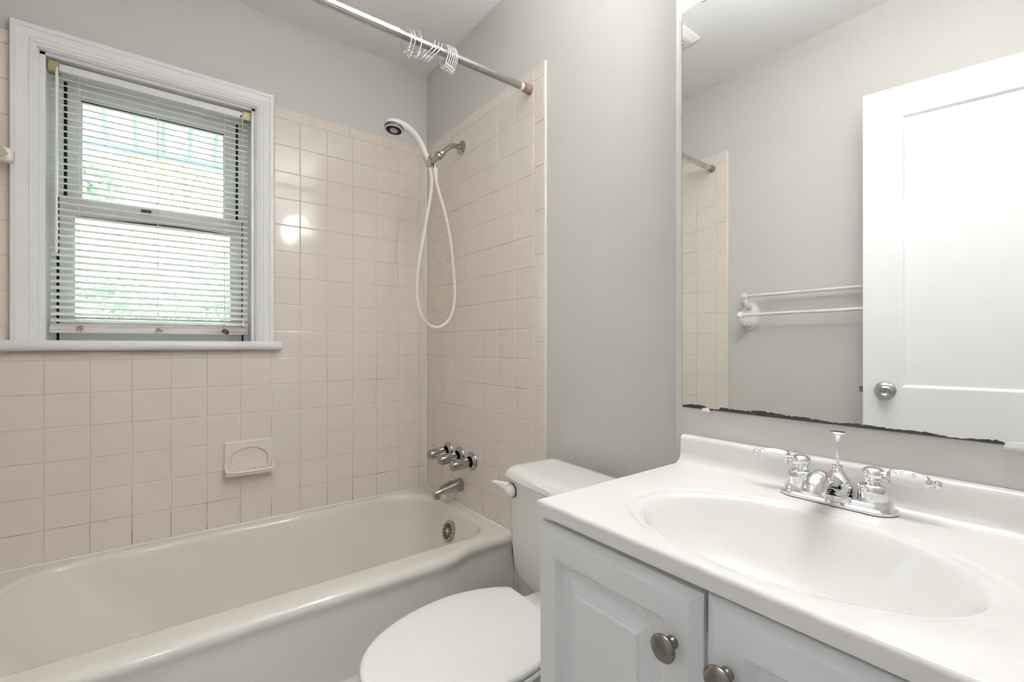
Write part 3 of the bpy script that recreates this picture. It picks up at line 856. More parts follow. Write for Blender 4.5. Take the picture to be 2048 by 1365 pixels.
# one ring: wire loop hung over the rod, five roller beads fallen to the bottom
RX = 0.570
rg = thing('curtain_ring', 'leftmost of the three spaced silver curtain rings', 'curtain ring', (RX, YRD, ZRD+0.013), 'beaded curtain rings on the shower rod')
bm = B()
W = []
for k in range(40):
    t = 2*PI*k/40
    W.append(Vector((RX, YRD+0.0235*math.sin(t)*(1+0.16*math.cos(t)), ZRD-0.013+0.0385*math.cos(t)+0.0)))
W = [w+Vector((0.002*math.sin(3*i/40*2*PI), 0, 0)) for i, w in enumerate(W)]
tube(bm, W[3:]+[W[0]+Vector((0.004, 0.004, 0.001))], 0.0012, 8)
obj('wire', bm, M_chrome, rg, smooth=60)
for k in (-2, -1, 0, 1, 2):
    t = PI+k*0.29
    bm = B(); sphere(bm, (RX, YRD+0.0235*math.sin(t)*(1+0.16*math.cos(t)), ZRD-0.013+0.0385*math.cos(t)), 0.0042, 14, 8)
    obj('roller_bead', bm, M_chrome, rg, smooth=60)
def ring(dx, label, rot, dz=0): return copy_tree(rg, (dx, 0, dz), label, None, rot)
rg.rotation_euler = (math.radians(-8), 0, math.radians(14))
ring(0.017, 'middle one of the three spaced silver curtain rings', (math.radians(6), 0, math.radians(6)))
ring(0.034, 'rightmost of the three spaced silver curtain rings', (math.radians(-5), 0, math.radians(10)))
for i, (dx, w) in enumerate(((0.089, 'first'), (0.101, 'second'), (0.113, 'third'))):
    ring(dx, '%s of three tilted silver rings in the middle of the rod cluster' % w, (math.radians(10), math.radians(30+i), math.radians(8)))
for i, w in enumerate(('sixth', 'fifth', 'fourth', 'third', 'second')):
    ring(0.1285+0.0058*i, '%s ring from the wall in the tight bunch on the rod' % w, (math.radians(-6+2*i), math.radians(4-1.5*i), math.radians(4+2*i)))
ring(0.1285+0.0058*5, 'curtain ring nearest the right wall in the tight bunch', (math.radians(5), math.radians(-3), math.radians(14)))

# ------------------------------------------------------------------ toilet
TYC = 0.888
to = thing('toilet', 'white toilet with closed lid between tub and vanity', 'toilet', (0.72, TYC, 0))
ROT = math.radians(-3.0)
def trot(p):
    c = Vector((0.92, TYC, 0)); q_ = Vector(p)-c
    return c+Matrix.Rotation(ROT, 3, 'Z') @ q_
def tank_loop(x0, x1, hw, z, bow=0.012, r=0.03):
    out = []
    for (x, y) in rrect(x0, x1, -hw, hw, [r*0.6, r*0.6, r, r], 14, 6):
        if x < (x0+x1)/2: x -= bow*(1-(y/hw)**2)*min(1, ((x0+x1)/2-x)/((x1-x0)/2-0.001)+0.2)
        out.append(trot((x, TYC+y, z)))
    return out
bm = B()
L = [tank_loop(0.880, 0.955, 0.110, 0.362, 0.004, 0.02), tank_loop(0.855, 0.985, 0.150, 0.366, 0.006), tank_loop(0.842, 0.992, 0.178, 0.374), tank_loop(0.836, 0.993, 0.200, 0.386), tank_loop(0.832, 0.994, 0.214, 0.402), tank_loop(0.829, 0.995, 0.223, 0.425), tank_loop(0.827, 0.996, 0.2275, 0.46), tank_loop(0.824, 0.997, 0.232, 0.56), tank_loop(0.821, 0.998, 0.2355, 0.685)]
loops(bm, L, True); obj('tank', bm, M_porc, to, smooth=45)
bm = B()
L = [tank_loop(0.822, 1.000, 0.232, 0.680), tank_loop(0.811, 1.004, 0.240, 0.6815), tank_loop(0.8075, 1.006, 0.2425, 0.687), tank_loop(0.8095, 1.005, 0.2415, 0.696), tank_loop(0.815, 1.003, 0.236, 0.706), tank_loop(0.823, 1.000, 0.230, 0.712), tank_loop(0.833, 0.996, 0.222, 0.7148), tank_loop(0.855, 0.98, 0.20, 0.7155)]
loops(bm, L, True); obj('tank_lid', bm, M_porc, to, smooth=45)
# flush lever
lc = trot((0.8165, TYC+0.196, 0.648)); ld = Matrix.Rotation(ROT, 3, 'Z') @ Vector((-1, 0, 0))
bm = B(); lathe(bm, [(-0.002, 0.0215), (0.0035, 0.0215), (0.0035, 0)], lc, ld, 28); fg = obj('lever_gasket', bm, M_black, to, smooth=40)
bm = B(); lathe(bm, [(0.003, 0.0205), (0.008, 0.0200), (0.014, 0.0170), (0.018, 0.011), (0.0195, 0)], lc, ld, 28)
pts = [lc+Vector((-0.010, 0.002, 0.006)), lc+Vector((-0.016, 0.014, 0.013)), lc+Vector((-0.020, 0.024, 0.0165)), lc+Vector((-0.024, 0.036, 0.0190)), lc+Vector((-0.029, 0.054, 0.0200))]
L = []
for p, (w, h) in zip(pts, ((0.008, 0.015), (0.009, 0.0115), (0.009, 0.0072), (0.009, 0.0045), (0.0085, 0.0025))):
    L.append([p+Vector((x, 0, z)) for (x, z) in rrect(-w, w, -h, h, min(w, h)*0.6, 3, 4)])
loops(bm, L, True); obj('flush_lever', bm, M_plastic, to, smooth=50)
# bowl: lofted foot to rim
def seat_shape(k, z, n=72, back=0.752, front=0.309, hw=0.172, cut=0.112):
    """egg outline, straight cut at the hinge side; k scales towards the centre"""
    pts = []; xc = 0.575
    for i in range(n):
        t = 2*PI*i/n; c, s = math.cos(t), math.sin(t)
        if c < 0: x = xc+(xc-front)*(-(abs(c)**0.98)); y = hw*(abs(s)**0.96)*(1 if s > 0 else -1)
        else: x = xc+0.235*c; y = hw*s*(1-0.03*c)
        x = min(x, back)
        pts.append(Vector((0.55+(x-0.55)*k, TYC+y*k, z)))
    return pts
bm = B()
def bowl_loop(x0, x1, hw, z):
    n = 72; pts = []
    for i in range(n):
        t = 2*PI*i/n; c, s = math.cos(t), math.sin(t); xc = x0+(x1-x0)*0.55
        x = xc+((x1-xc)*c if c > 0 else (xc-x0)*c); pts.append(Vector((x, TYC+hw*s, z)))
    return pts
L = [bowl_loop(0.455, 0.80, 0.105, 0.0), bowl_loop(0.46, 0.80, 0.10, 0.02), bowl_loop(0.47, 0.79, 0.088, 0.08), bowl_loop(0.46, 0.79, 0.085, 0.15), bowl_loop(0.42, 0.79, 0.10, 0.22), bowl_loop(0.36, 0.79, 0.135, 0.29), bowl_loop(0.325, 0.785, 0.160, 0.345), bowl_loop(0.315, 0.775, 0.168, 0.375), bowl_loop(0.317, 0.772, 0.167, 0.388), bowl_loop(0.325, 0.765, 0.160, 0.393), bowl_loop(0.38, 0.70, 0.12, 0.392), bowl_loop(0.40, 0.69, 0.11, 0.37), bowl_loop(0.45, 0.64, 0.07, 0.27), bowl_loop(0.5, 0.58, 0.03, 0.24)]
loops(bm, L, True); obj('bowl', bm, M_porc, to, smooth=50)
bm = B(); L = []
for (x0, x1, hw, z) in ((0.70, 0.955, 0.075, 0.20), (0.70, 0.985, 0.085, 0.30), (0.70, 0.99, 0.092, 0.345), (0.70, 0.99, 0.098, 0.366), (0.705, 0.985, 0.094, 0.3715)):
    L.append([Vector((x, TYC+y, z)) for (x, y) in rrect(x0, x1, -hw, hw, 0.03, 8, 6)])
loops(bm, L, True)
box(bm, 0.745, 0.84, TYC-0.088, TYC+0.088, 0.355, 0.3985, 0.008, 3)
obj('bowl_deck', bm, M_porc, to, smooth=45)
bm = B(); loops(bm, [seat_shape(0.985, 0.3945), seat_shape(1.0, 0.3965), seat_shape(1.012, 0.401), seat_shape(1.0, 0.4075), seat_shape(0.98, 0.409)], True); obj('seat', bm, M_seat, to, smooth=50)
bm = B(); loops(bm, [seat_shape(0.975, 0.4115), seat_shape(1.0, 0.413), seat_shape(1.004, 0.4165), seat_shape(0.999, 0.421), seat_shape(0.985, 0.4245), seat_shape(0.95, 0.4262), seat_shape(0.80, 0.4272), seat_shape(0.4, 0.428)], True); obj('seat_lid', bm, M_seat, to, smooth=50)
for s in (-1, 1):
    bm = B(); box(bm, 0.746, 0.772, TYC+s*0.055-0.014, TYC+s*0.055+0.014, 0.397, 0.412, 0.004, 3); obj('hinge_cap', bm, M_seat, to, smooth=45)
bm = B(); tube(bm, spline([(1.05, 1.05, 0.17), (1.01, 1.05, 0.17), (0.985, 1.045, 0.20), (0.975, 1.03, 0.30), (0.965, 1.015, 0.385)], 6), 0.0055, 10); obj('supply_line', bm, M_chrome, to, smooth=60)

# ------------------------------------------------------------------ vanity cabinet
va = thing('vanity_cabinet', 'white two door vanity cabinet under the marble sink top', 'cabinet', (0.70, 0.285, 0))
VY0, VY1 = -0.008, 0.577
bm = B()
box(bm, 0.505, XM-0.002, VY0+0.002, VY0+0.018, 0.0, 0.8045); box(bm, 0.505, XM-0.002, VY1-0.020, VY1-0.002, 0.0, 0.8045)
box(bm, 0.505, XM-0.002, VY0+0.004, VY1-0.004, 0.10, 0.115); box(bm, XM-0.010, XM-0.002, VY0+0.004, VY1-0.004, 0.10, 0.8045)
box(bm, 0.560, 0.575, VY0+0.018, VY1-0.02, 0.0, 0.10)
# face frame
box(bm, 0.511, 0.5185, VY0+0.018, VY1-0.020, 0.745, 0.8045); box(bm, 0.505, 0.523, VY0+0.002, VY1-0.002, 0.10, 0.14)
box(bm, 0.505, 0.523, VY0+0.018, VY0+0.04, 0.115, 0.745); box(bm, 0.505, 0.523, VY1-0.04, VY1-0.020, 0.115, 0.745); box(bm, 0.505, 0.523, 0.265, 0.309, 0.115, 0.745)
obj('carcass', bm, M_cab, va)
def cab_door(y0, y1, z0, z1, ky):
    bm = B()
    def r(ins, x): return [Vector((x, y0+ins, z0+ins)), Vector((x, y1-ins, z0+ins)), Vector((x, y1-ins, z1-ins)), Vector((x, y0+ins, z1-ins))]
    L = [r(0, 0.5080), r(0, 0.4985), r(0.001, 0.4970), r(0.0115, 0.4885), r(0.0125, 0.4872), r(0.046, 0.4872), r(0.0470, 0.4880), r(0.0555, 0.4985), r(0.0570, 0.4990), r(0.068, 0.4990), r(0.0695, 0.4982), r(0.0840, 0.4905), r(0.0850, 0.4903), r(0.0862, 0.4885), r(0.0880, 0.4876), r(0.0895, 0.4874)]
    loops(bm, L, True)
    d = obj('cabinet_door', bm, M_cab, va)
    bm = B(); lathe(bm, [(0, 0.0075), (0.002, 0.0075), (0.004, 0.0055), (0.012, 0.0050), (0.015, 0.007), (0.017, 0.0135), (0.0185, 0.0160), (0.0205, 0.0163), (0.0225, 0.0150), (0.0240, 0.0105), (0.0246, 0.0)], (0.4872, ky, 0.7235), (-1, 0, 0), 36)
    obj('door_knob', bm, M_knob, d, smooth=50)
cab_door(0.2895, 0.5785, 0.125, 0.7925, 0.3235)
cab_door(-0.0045, 0.2845, 0.125, 0.7965, 0.2560)

# ------------------------------------------------------------------ vanity top with integral bowl
vt = thing('sink_countertop', 'white cultured marble vanity top with oval sink and backsplash', 'countertop', (0.70, 0.28, 0.806))
CXF, CXB, CY0, CY1, CZT = 0.4845, XM-0.001, -0.022, 0.5745, 0.829
SCX, SCY = 0.652, 0.272
NA = 120
angs = [2*PI*k/NA for k in range(NA)]
def rect_at(ins, z):
    x0, x1, y0, y1 = CXF+ins, CXB, CY0+ins, CY1-ins
    out = []
    corners = []
    for t in angs:
        c, s = math.cos(t), math.sin(t); q_ = 1e9
        if c > 1e-9: q_ = min(q_, (x1-SCX)/c)
        if c < -1e-9: q_ = min(q_, (x0-SCX)/c)
        if s > 1e-9: q_ = min(q_, (y1-SCY)/s)
        if s < -1e-9: q_ = min(q_, (y0-SCY)/s)
        out.append([SCX+c*q_, SCY+s*q_])
    for (X, Y) in ((x0, y0), (x1, y0), (x1, y1), (x0, y1)):
        j = CORN[(X > SCX, Y > SCY)]; out[j] = [X, Y]
    return [Vector((x, y, z)) for (x, y) in out]
CORN = {}
for (X, Y) in ((CXF, CY0), (CXB, CY0), (CXB, CY1), (CXF, CY1)):
    a_ = math.atan2(Y-SCY, X-SCX) % (2*PI); CORN[(X > SCX, Y > SCY)] = int(round(a_/(2*PI)*NA)) % NA
def ell(rx, ry, z, cx=SCX, cy=SCY, p=1.0):
    return [Vector((cx+rx*abs(math.cos(t))**p*(1 if math.cos(t) > 0 else -1), cy+ry*abs(math.sin(t))**p*(1 if math.sin(t) > 0 else -1), z)) for t in angs]
bm = B()
L = [ell(0.045, 0.065, 0.699), ell(0.085, 0.125, 0.716), ell(0.114, 0.168, 0.750), ell(0.1285, 0.189, 0.785), ell(0.1325, 0.196, 0.805), rect_at(0.0, 0.806), rect_at(0.0, 0.8068), rect_at(0.0, 0.8225), rect_at(0.0, 0.8234), rect_at(0.0008, 0.8258), rect_at(0.0024, 0.8281), rect_at(0.0050, 0.829), rect_at(0.0062, 0.829),
     ell(0.1495, 0.226, 0.829), ell(0.1475, 0.2235, 0.8286), ell(0.1450, 0.2205, 0.8272), ell(0.1425, 0.2175, 0.8264), ell(0.1395, 0.209, 0.8262), ell(0.1365, 0.2015, 0.8255), ell(0.1335, 0.1965, 0.8232), ell(0.130, 0.192, 0.818), ell(0.1255, 0.186, 0.808), ell(0.117, 0.174, 0.787), ell(0.104, 0.155, 0.762), ell(0.086, 0.128, 0.738), ell(0.062, 0.092, 0.721), ell(0.035, 0.05, 0.712), ell(0.022, 0.022, 0.710)]
loops(bm, L, True)
obj('basin_slab', bm, M_marble, vt, smooth=40)
bm = B()
pr = [(CXB, 0.8275), (0.876, 0.8275), (0.880, 0.8296), (0.885, 0.8320), (0.8895, 0.8365), (0.8922, 0.843), (0.8932, 0.852), (0.8935, 0.878), (0.8945, 0.8822), (0.8970, 0.8846), (0.9005, 0.8855), (CXB, 0.8855)]
loops(bm, [[Vector((x, CY1-0.0012, z)) for (x, z) in pr], [Vector((x, CY0, z)) for (x, z) in pr]], True)
obj('backsplash', bm, M_marble, vt, smooth=50)
bm = B(); lathe(bm, [(0.0, 0.022), (0.003, 0.0215), (0.004, 0.017), (0.001, 0.015), (0.001, 0)], (SCX, SCY, 0.710), (0, 0, 1), 28); dr = obj('sink_drain', bm, M_chrome, vt, smooth=40)
bm = B(); lathe(bm, [(0.0015, 0.014), (0.006, 0.0145), (0.008, 0.010), (0.0085, 0)], (SCX, SCY, 0.710), (0, 0, 1), 24); obj('stopper', bm, M_chrome, dr, smooth=40)

# ------------------------------------------------------------------ faucet
fa = thing('sink_faucet', 'chrome centerset faucet with white porcelain lever handles', 'faucet', (0.857, 0.274, CZT))
FX, FY = 0.8575, 0.274
def stad(rx, ry, z):       # stadium, long in y
    out = []
    for k in range(64):
        t = 2*PI*k/64; c, s = math.cos(t), math.sin(t)
        out.append(Vector((FX+rx*c, FY+(ry-rx)*(1 if s > 0 else -1)*(1 if abs(s) > 1e-6 else 0)+rx*s, z)))
    return out
bm = B(); loops(bm, [stad(0.0285, 0.0790, CZT-0.0005), stad(0.0285, 0.0790, CZT+0.0016)], True); obj('gasket', bm, M_text, fa)
bm = B(); loops(bm, [stad(0.0290, 0.0795, CZT+0.0014), stad(0.0297, 0.0802, CZT+0.0030), stad(0.0292, 0.0797, CZT+0.0055), stad(0.0270, 0.0775, CZT+0.0070), stad(0.0250, 0.0752, CZT+0.0078), stad(0.0243, 0.0745, CZT+0.0095), stad(0.0238, 0.0740, CZT+0.0140), stad(0.0228, 0.0728, CZT+0.0158), stad(0.0200, 0.0700, CZT+0.0162)], True)
obj('base_plate', bm, M_chrome, fa, smooth=35)
ZB = CZT+0.016
for s in (-1, 1):
    y = FY+s*0.0495; O = (FX, y, ZB)
    bm = B(); lathe(bm, [(0, 0.0205), (0.0015, 0.0205), (0.0015, 0.0190), (0.0025, 0.0192), (0.0215, 0.0192), (0.0235, 0.0185), (0.0250, 0.0160), (0.0262, 0.0125), (0.0275, 0.0105), (0.0305, 0.0098), (0.0325, 0.0102), (0.0345, 0.0125), (0.038, 0.0143), (0.0425, 0.0146), (0.0465, 0.0130), (0.0490, 0.0098), (0.0500, 0.0075), (0.0505, 0)], O, (0, 0, 1), 36)
    hub = obj('valve_hub', bm, M_chrome, fa, smooth=40)
    ld = Vector((-0.04 if s > 0 else 0.02, s, -0.02 if s < 0 else 0.0)).normalized(); LO = Vector((FX, y, ZB+0.0415))
    bm = B(); lathe(bm, [(0.010, 0.0055), (0.0165, 0.0050), (0.018, 0.0075), (0.0200, 0.0105), (0.0212, 0.0108), (0.0215, 0)], LO, ld, 24)
    obj('lever_ferrule', bm, M_chrome, fa, smooth=40)
    bm = B(); lathe(bm, [(0.0600, 0.0088), (0.0608, 0.0092), (0.0625, 0.0088), (0.0660, 0.0045), (0.0680, 0.0036), (0.0690, 0.0045), (0.0720, 0.0062), (0.0750, 0.0055), (0.0772, 0.0030), (0.0778, 0)], LO, ld, 24)
    obj('lever_tip', bm, M_chrome, fa, smooth=40)
    bm = B(); lathe(bm, [(0.0212, 0.0085), (0.0222, 0.0100), (0.0260, 0.0112), (0.034, 0.0122), (0.043, 0.0124), (0.052, 0.0114), (0.0580, 0.0098), (0.0606, 0.0085), (0.0606, 0)], LO, ld, 28)
    lv = obj('porcelain_lever', bm, M_porc, fa, smooth=50)
    if s < 0:
        d = ld; up = Vector((-0.62, 0, 0.78)); up = (up-d*up.dot(d)).normalized()
        Rm = Matrix((d, up.cross(d), up)).transposed()      # x along the lever, y across it, z off its surface
        bm = B()
        for k, ch in enumerate('COLD'):
            cu = bpy.data.curves.new('lettering', 'FONT'); cu.body = ch; cu.size = 0.0072; cu.extrude = 0.0002; cu.align_x = 'CENTER'; cu.align_y = 'CENTER'
            tmp = bpy.data.objects.new('lettering_tmp', cu); COL.objects.link(tmp)
            me = bpy.data.meshes.new_from_object(tmp.evaluated_get(bpy.context.evaluated_depsgraph_get()))
            bpy.data.objects.remove(tmp); bpy.data.curves.remove(cu)
            me.transform(Matrix.Translation(LO+d*(0.0285+0.0068*k)+up*(0.0114, 0.0120, 0.0122, 0.0122)[k]) @ Rm.to_4x4() @ Matrix.Rotation(PI/2, 4, 'Z'))
            bm.from_mesh(me); bpy.data.meshes.remove(me)
        obj('lettering', bm, M_mark, lv)
bm = B(); lathe(bm, [(0, 0.0235), (0.004, 0.0250), (0.010, 0.0250), (0.016, 0.0232), (0.022, 0.0190), (0.028, 0.0130), (0.034, 0.0086), (0.037, 0.0072), (0.039, 0.0070), (0.0395, 0.0076), (0.0420, 0.0076), (0.0425, 0.0050), (0.0425, 0)], (0.868, FY, ZB-0.001), (0, 0, 1), 36)
obj('spout_base', bm, M_chrome, fa, smooth=45)
bm = B()
sp_pts = spline([(0.872, FY, ZB+0.004), (0.850, FY, ZB+0.013), (0.825, FY, ZB+0.022), (0.802, FY, ZB+0.0285), (0.785, FY, ZB+0.029), (0.773, FY, ZB+0.023), (0.768, FY, ZB+0.013)], 6)
nn = len(sp_pts)
tube(bm, sp_pts, [0.0135+0.0028*sstep(0, 0.6, i/(nn-1))-0.0008*sstep(0.9, 1, i/(nn-1)) for i in range(nn)], 24); obj('spout', bm, M_chrome, fa, smooth=60)
bm = B(); tube(bm, [(0.868, FY, ZB+0.030), (0.868, FY, ZB+0.088)], 0.0021, 10)
lathe(bm, [(0.080, 0.0022), (0.086, 0.0042), (0.0905, 0.0060), (0.0925, 0.0105), (0.0940, 0.0115), (0.0952, 0.0105), (0.0955, 0)], (0.868, FY, ZB), (0, 0, 1), 24); obj('lift_rod', bm, M_chrome, fa, smooth=40)

# ------------------------------------------------------------------ wall mirror
MY0, MY1, MZ0, MZ1, MXF = -0.030, 0.579, 0.9455, 1.8105, XM-0.0062
mi = thing('wall_mirror', 'large frameless wall mirror with blackened bottom edge above sink', 'mirror', (XM, 0.27, MZ0))
bm = B(); box(bm, MXF, XM+0.0003, MY0, MY1, MZ0, MZ1); o = obj('glass', bm, M_mirror, mi)
# ground edges of the sheet
bm = B()
box(bm, MXF+0.0006, XM-0.0003, MY1, MY1+0.0011, MZ0, MZ1); obj('side_edge', bm, mat('mirror_edge', srgb(116, 116, 108), 0.35), mi)
bm = B(); box(bm, MXF+0.0006, XM-0.0003, MY0-0.001, MY0, MZ0, MZ1); obj('side_edge', bm, MATS['mirror_edge'], mi)
bm = B(); box(bm, MXF+0.0006, XM-0.0003, MY0, MY1, MZ0-0.0016, MZ0); obj('bottom_edge', bm, mat('mirror_green_edge', srgb(150, 146, 132), 0.35), mi)
bm = B(); box(bm, MXF+0.0006, XM-0.0003, MY0, MY1, MZ1, MZ1+0.0014); obj('top_edge', bm, MATS['mirror_green_edge'], mi)
# desilvered strip: irregular dark rim behind the glass face
rnd = random.Random(21); N = 190
bm = B(); lowr = []; upr = []
for i in range(N+1):
    y = MY1-(MY1-MY0)*i/N
    s = (MY1-y)
    h = 0.0052+0.0022*math.sin(s*9.5+0.5)+0.0012*math.sin(s*37+1)+0.0009*math.sin(s*83)+rnd.uniform(-0.0004, 0.0004)
    if s < 0.035: h *= 0.45+0.55*s/0.035
    if 0.055 < s < 0.085: h *= 0.35
    if 0.40 < s < 0.48: h *= 1.35
    if s > 0.485: h *= 0.25
    if (i*7) % 23 < 3: h *= 0.72
    lowr.append(bm.verts.new((MXF-0.00025, y, MZ0-0.0004))); upr.append(bm.verts.new((MXF-0.00025, y, MZ0+max(0.0006, h))))
for i in range(N): bm.faces.new([lowr[i], lowr[i+1], upr[i+1], upr[i]])
obj('desilvered_rim', bm, mat('black_mirror_rot', (0.035, 0.037, 0.033, 1), 0.22, vary=0.4, vscale=60), mi)
def clip_at(y, w, m, zz=0.0075):
    bm = B()
    pts = []
    for k in range(13):
        t = PI*k/12; pts.append(Vector((MXF-0.0026, y+w/2*math.cos(t), MZ0-0.0045+zz*(math.sin(t)**0.6))))
    prism(bm, pts, (0.0024, 0, 0)); box(bm, MXF-0.0026, XM-0.0002, y-w/2, y+w/2, MZ0-0.0058, MZ0-0.0034, 0.0006, 1)
    return obj('mirror_clip', bm, m, mi, smooth=40)
clip_at(0.5235, 0.0165, M_clear)
clip_at(0.079, 0.030, M_plastic, 0.009)
for y in (0.5235, 0.079):
    bm = B(); prism(bm, [Vector((MXF-0.0026, y+0.012*math.cos(PI*k/12), MZ1+0.0045-0.0085*math.sin(PI*k/12)**0.6)) for k in range(13)], (0.0024, 0, 0)); box(bm, MXF-0.0026, XM-0.0002, y-0.012, y+0.012, MZ1+0.0034, MZ1+0.0058)
    obj('mirror_clip', bm, M_clear, mi)

# ------------------------------------------------------------------ vanity light above the mirror (out of frame, lights the room)
vl = thing('vanity_light', 'three shade vanity light bar on the wall above mirror', 'light fixture', (XM, 0.29, 1.93))
bm = B(); box(bm, XM-0.020, XM+0.0005, 0.06, 0.52, 1.885, 1.955, 0.006, 2); obj('light_bar', bm, M_chrome, vl, smooth=40)
M_bulb = emis('lit_bulb', (0.985, 0.99, 1.0, 1), BULB)
M_shade = emis('lit_glass_shade', (0.985, 0.99, 1.0, 1), SHADE)
for y in (0.135, 0.29, 0.445):
    bm = B(); tube(bm, spline([(XM-0.018, y, 1.915), (XM-0.06, y, 1.905), (XM-0.098, y, 1.912), (XM-0.105, y, 1.93)], 5), 0.008, 12); obj('shade_arm', bm, M_chrome, vl, smooth=60)
    bm = B(); lathe(bm, [(0.0, 0.0), (0.0, 0.030), (0.002, 0.036), (0.03, 0.044), (0.07, 0.052), (0.105, 0.064), (0.105, 0.061), (0.07, 0.049), (0.03, 0.041), (0.005, 0.034), (0.005, 0)], (XM-0.105, y, 1.93), (0, 0, 1), 32); obj('glass_shade', bm, M_shade, vl, smooth=50)
    bm = B(); sphere(bm, (XM-0.105, y, 1.990), 0.028, 24, 16); obj('bulb', bm, M_bulb, vl, smooth=60)

# ------------------------------------------------------------------ exhaust fan on the ceiling, seen in the mirror
ef = thing('exhaust_fan', 'white square exhaust fan grille on the ceiling', 'exhaust fan', (0.06, 1.235, ZC))
bm = B(); L = []
for (h, ins) in ((0.0, 0.0), (-0.006, 0.0), (-0.022, 0.020), (-0.024, 0.024)):
    L.append([Vector((x, y, ZC+h)) for (x, y) in rrect(-0.065+ins, 0.185-ins, 1.11+ins, 1.36-ins, 0.006, 4, 3)])
loops(bm, L, True); obj('cover', bm, M_plastic, ef, smooth=30)
bm = B(); box(bm, -0.025, 0.145, 1.15, 1.32, ZC-0.0255, ZC-0.0235); gr = obj('grille', bm, M_grey, ef)
bm = B()
for k in range(14): box(bm, -0.027, 0.147, 1.152+0.0125*k, 1.1585+0.0125*k, ZC-0.029, ZC-0.0255)
obj('louver', bm, M_plastic, gr)

# ------------------------------------------------------------------ towel rack on the left wall, seen in the mirror
XP = XL-PT
tw = thing('towel_rack', 'white porcelain double towel bar on wall behind open door', 'towel rack', (XP, 0.80, 1.22))
PY = (1.080, 0.48)
for y in PY:
    bm = B()
    L = []
    for (h, k) in ((-0.0005, 1.0), (0.006, 1.0), (0.012, 0.94), (0.017, 0.8), (0.020, 0.55), (0.0215, 0.25)):
        L.append([Vector((XP+h, y+0.045*k*math.cos(2*PI*i/40), 1.222+0.070*k*math.sin(2*PI*i/40))) for i in range(40)])
    loops(bm, L, True); pl = obj('wall_plate', bm, M_porc, tw, smooth=60)
    for (dz, x) in ((0.0, 0.088), (0.092, 0.050)):
        bm = B()
        tube(bm, spline([(XP+0.012, y, 1.180+dz*1.05-0.02*(dz > 0)), (XP+0.04*(x/0.06), y, 1.178+dz*1.0), (XP+x-0.006, y+0.004, 1.196+dz), (XP+x, y+0.006, 1.222+dz)], 6), [0.015, 0.0145, 0.014, 0.0135, 0.013, 0.0125, 0.012, 0.012, 0.012, 0.012, 0.012, 0.012, 0.012, 0.012, 0.0118, 0.0115, 0.011, 0.011, 0.0105], 16)
        sphere(bm, (XP+x, y+0.006, 1.2235+dz), 0.0180, 18, 10)
        obj('bar_post', bm, M_porc, tw, smooth=60)
for (dz, x) in ((0.0, 0.088), (0.092, 0.050)):
    bm = B(); tube(bm, [(XP+x, PY[1], 1.2235+dz), (XP+x, PY[0], 1.2235+dz)], 0.0072, 14); obj('towel_bar', bm, M_porc, tw, smooth=60)

# ------------------------------------------------------------------ door_1, swung open against the left wall
LATCH = Vector((-0.306, 0.588, 0)); AN = math.radians(13.0); DW = 0.605
dd = Vector((math.sin(AN), math.cos(AN), 0)); dn = Vector((math.cos(AN), -math.sin(AN), 0))   # along door towards the latch, door face normal (to the room)
HIN = LATCH-dd*DW
do = bpy.data.objects.new('door_1', None); COL.objects.link(do); do.location = HIN; do['kind'] = 'structure'; do['category'] = 'door'
do['label'] = 'white panelled door standing open, seen in the mirror'
ORIG['door_1'] = HIN.copy()
def dp(w, z, h=0.0): return HIN+dd*w+dn*h+Vector((0, 0, z))
TH = 0.035
bm = B()
def panel_side(sign, h0):
    # two recessed panels in one face; the face is cut in strips round them
    ws = [0, 0.112, DW-0.112, DW]; zs = [0.012, 0.16, 0.70, 0.925, 1.922, 2.03]
    for i in range(3):
        for j in range(5):
            w0, w1, z0, z1 = ws[i], ws[i+1], zs[j], zs[j+1]
            if i == 1 and j in (1, 3):
                Ls = []
                for (ins, dep) in ((0, 0), (0.003, 0.001), (0.010, 0.010), (0.012, 0.0105)):
                    Ls.append([dp(w0+ins, z0+ins, h0-sign*dep), dp(w1-ins, z0+ins, h0-sign*dep), dp(w1-ins, z1-ins, h0-sign*dep), dp(w0+ins, z1-ins, h0-sign*dep)])
                rr_ = [[bm.verts.new(p) for p in l] for l in Ls]
                bridge(bm, rr_, False); bm.faces.new(rr_[-1])
            else:
                bm.faces.new([bm.verts.new(dp(w0, z0, h0)), bm.verts.new(dp(w1, z0, h0)), bm.verts.new(dp(w1, z1, h0)), bm.verts.new(dp(w0, z1, h0))])
panel_side(1, 0.0); panel_side(-1, -TH)
for (w0, w1) in ((0, 0), (DW, DW)):
    bm.faces.new([bm.verts.new(dp(w0, 0.012, 0)), bm.verts.new(dp(w0, 2.03, 0)), bm.verts.new(dp(w0, 2.03, -TH)), bm.verts.new(dp(w0, 0.012, -TH))])
for z in (0.012, 2.03):
    bm.faces.new([bm.verts.new(dp(0, z, 0)), bm.verts.new(dp(DW, z, 0)), bm.verts.new(dp(DW, z, -TH)), bm.verts.new(dp(0, z, -TH))])
bmesh.ops.remove_doubles(bm, verts=bm.verts, dist=0.0002)
obj('door_slab', bm, M_door, do)
KW, KZ = DW-0.0655, 0.912
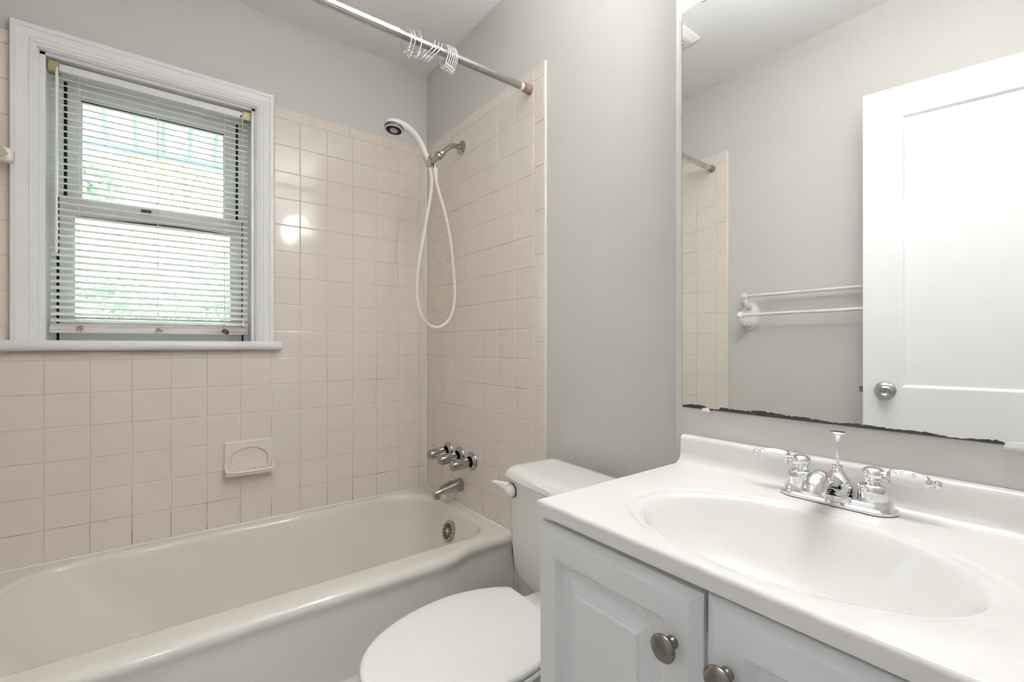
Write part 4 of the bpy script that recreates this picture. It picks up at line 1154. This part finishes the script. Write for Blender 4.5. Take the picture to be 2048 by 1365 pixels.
for s in (1, -1):
    O = dp(KW, KZ, 0 if s > 0 else -TH); ax = dn*s
    bm = B(); lathe(bm, [(-0.001, 0.0335), (0.002, 0.0335), (0.005, 0.0320), (0.009, 0.0285), (0.012, 0.022), (0.013, 0.014), (0.013, 0)], O, ax, 36)
    rs = obj('door_rose', bm, M_nickel, do, smooth=40)
    bm = B(); lathe(bm, [(0.010, 0.0125), (0.022, 0.0120), (0.030, 0.0160), (0.036, 0.0205), (0.043, 0.0225), (0.050, 0.0215), (0.054, 0.0185), (0.0555, 0.0140), (0.0535, 0.0115), (0.0525, 0.004), (0.0525, 0)], O, ax, 36)
    obj('door_knob', bm, M_nickel, rs, smooth=40)
    if s > 0:
        bm = B(); lathe(bm, [(0.052, 0.0024), (0.0532, 0.0024), (0.0532, 0)], O, ax, 10); obj('lock_hole', bm, M_dark, rs)
bm = B()
for p in ((-0.008, 0.008, 0.014, 0.001),):
    c0 = dp(DW, KZ, -TH/2)
    prism(bm, [c0-dn*0.006+Vector((0, 0, -0.011)), c0+dn*0.006+Vector((0, 0, -0.011)), c0+dn*0.006+Vector((0, 0, 0.011)), c0-dn*0.006+Vector((0, 0, 0.011))], dd*0.011)
obj('latch_bolt', bm, mat('latch_steel', (0.18, 0.18, 0.17, 1), 0.4, 0.7), do)
# door casing (room side)
bm = B()
box(bm, DX1, DX1+0.06, YD-0.001, YD+0.014, 0, DH+0.06, 0.003, 1); box(bm, DX0-0.018, DX1, YD-0.001, YD+0.014, DH, DH+0.06, 0.003, 1)
box(bm, DX1-0.015, DX1+0.001, YD-0.12, YD, 0, DH); box(bm, DX0-0.001, DX0+0.004, YD-0.12, YD-0.02, 0, DH)
struct('trim_1', bm, M_trim)
# added, unseen fill lamp in the hall, brightens the room through the doorway
hl = thing('added_hall_light', 'added round fill light on the hall ceiling outside the doorway', 'light fixture', (-0.05, -0.75, ZC))
bm = B(); lathe(bm, [(0, 0.15), (0.015, 0.15), (0.02, 0.14), (0.02, 0)], (-0.05, -0.75, ZC), (0, 0, -1), 32); obj('fill_lamp_base', bm, M_trim, hl, smooth=40)
bm = B(); lathe(bm, [(0.018, 0.135), (0.05, 0.125), (0.075, 0.09), (0.085, 0.04), (0.087, 0)], (-0.05, -0.75, ZC), (0, 0, -1), 32); obj('fill_lamp_shade', bm, emis('added_hall_glow', (0.99, 0.99, 1, 1), HALL_FILL), hl, smooth=60)

SC.cycles.use_denoising = True
SC.cycles.max_bounces = 10
SC.cycles.diffuse_bounces = 5
SC.cycles.sample_clamp_indirect = 6
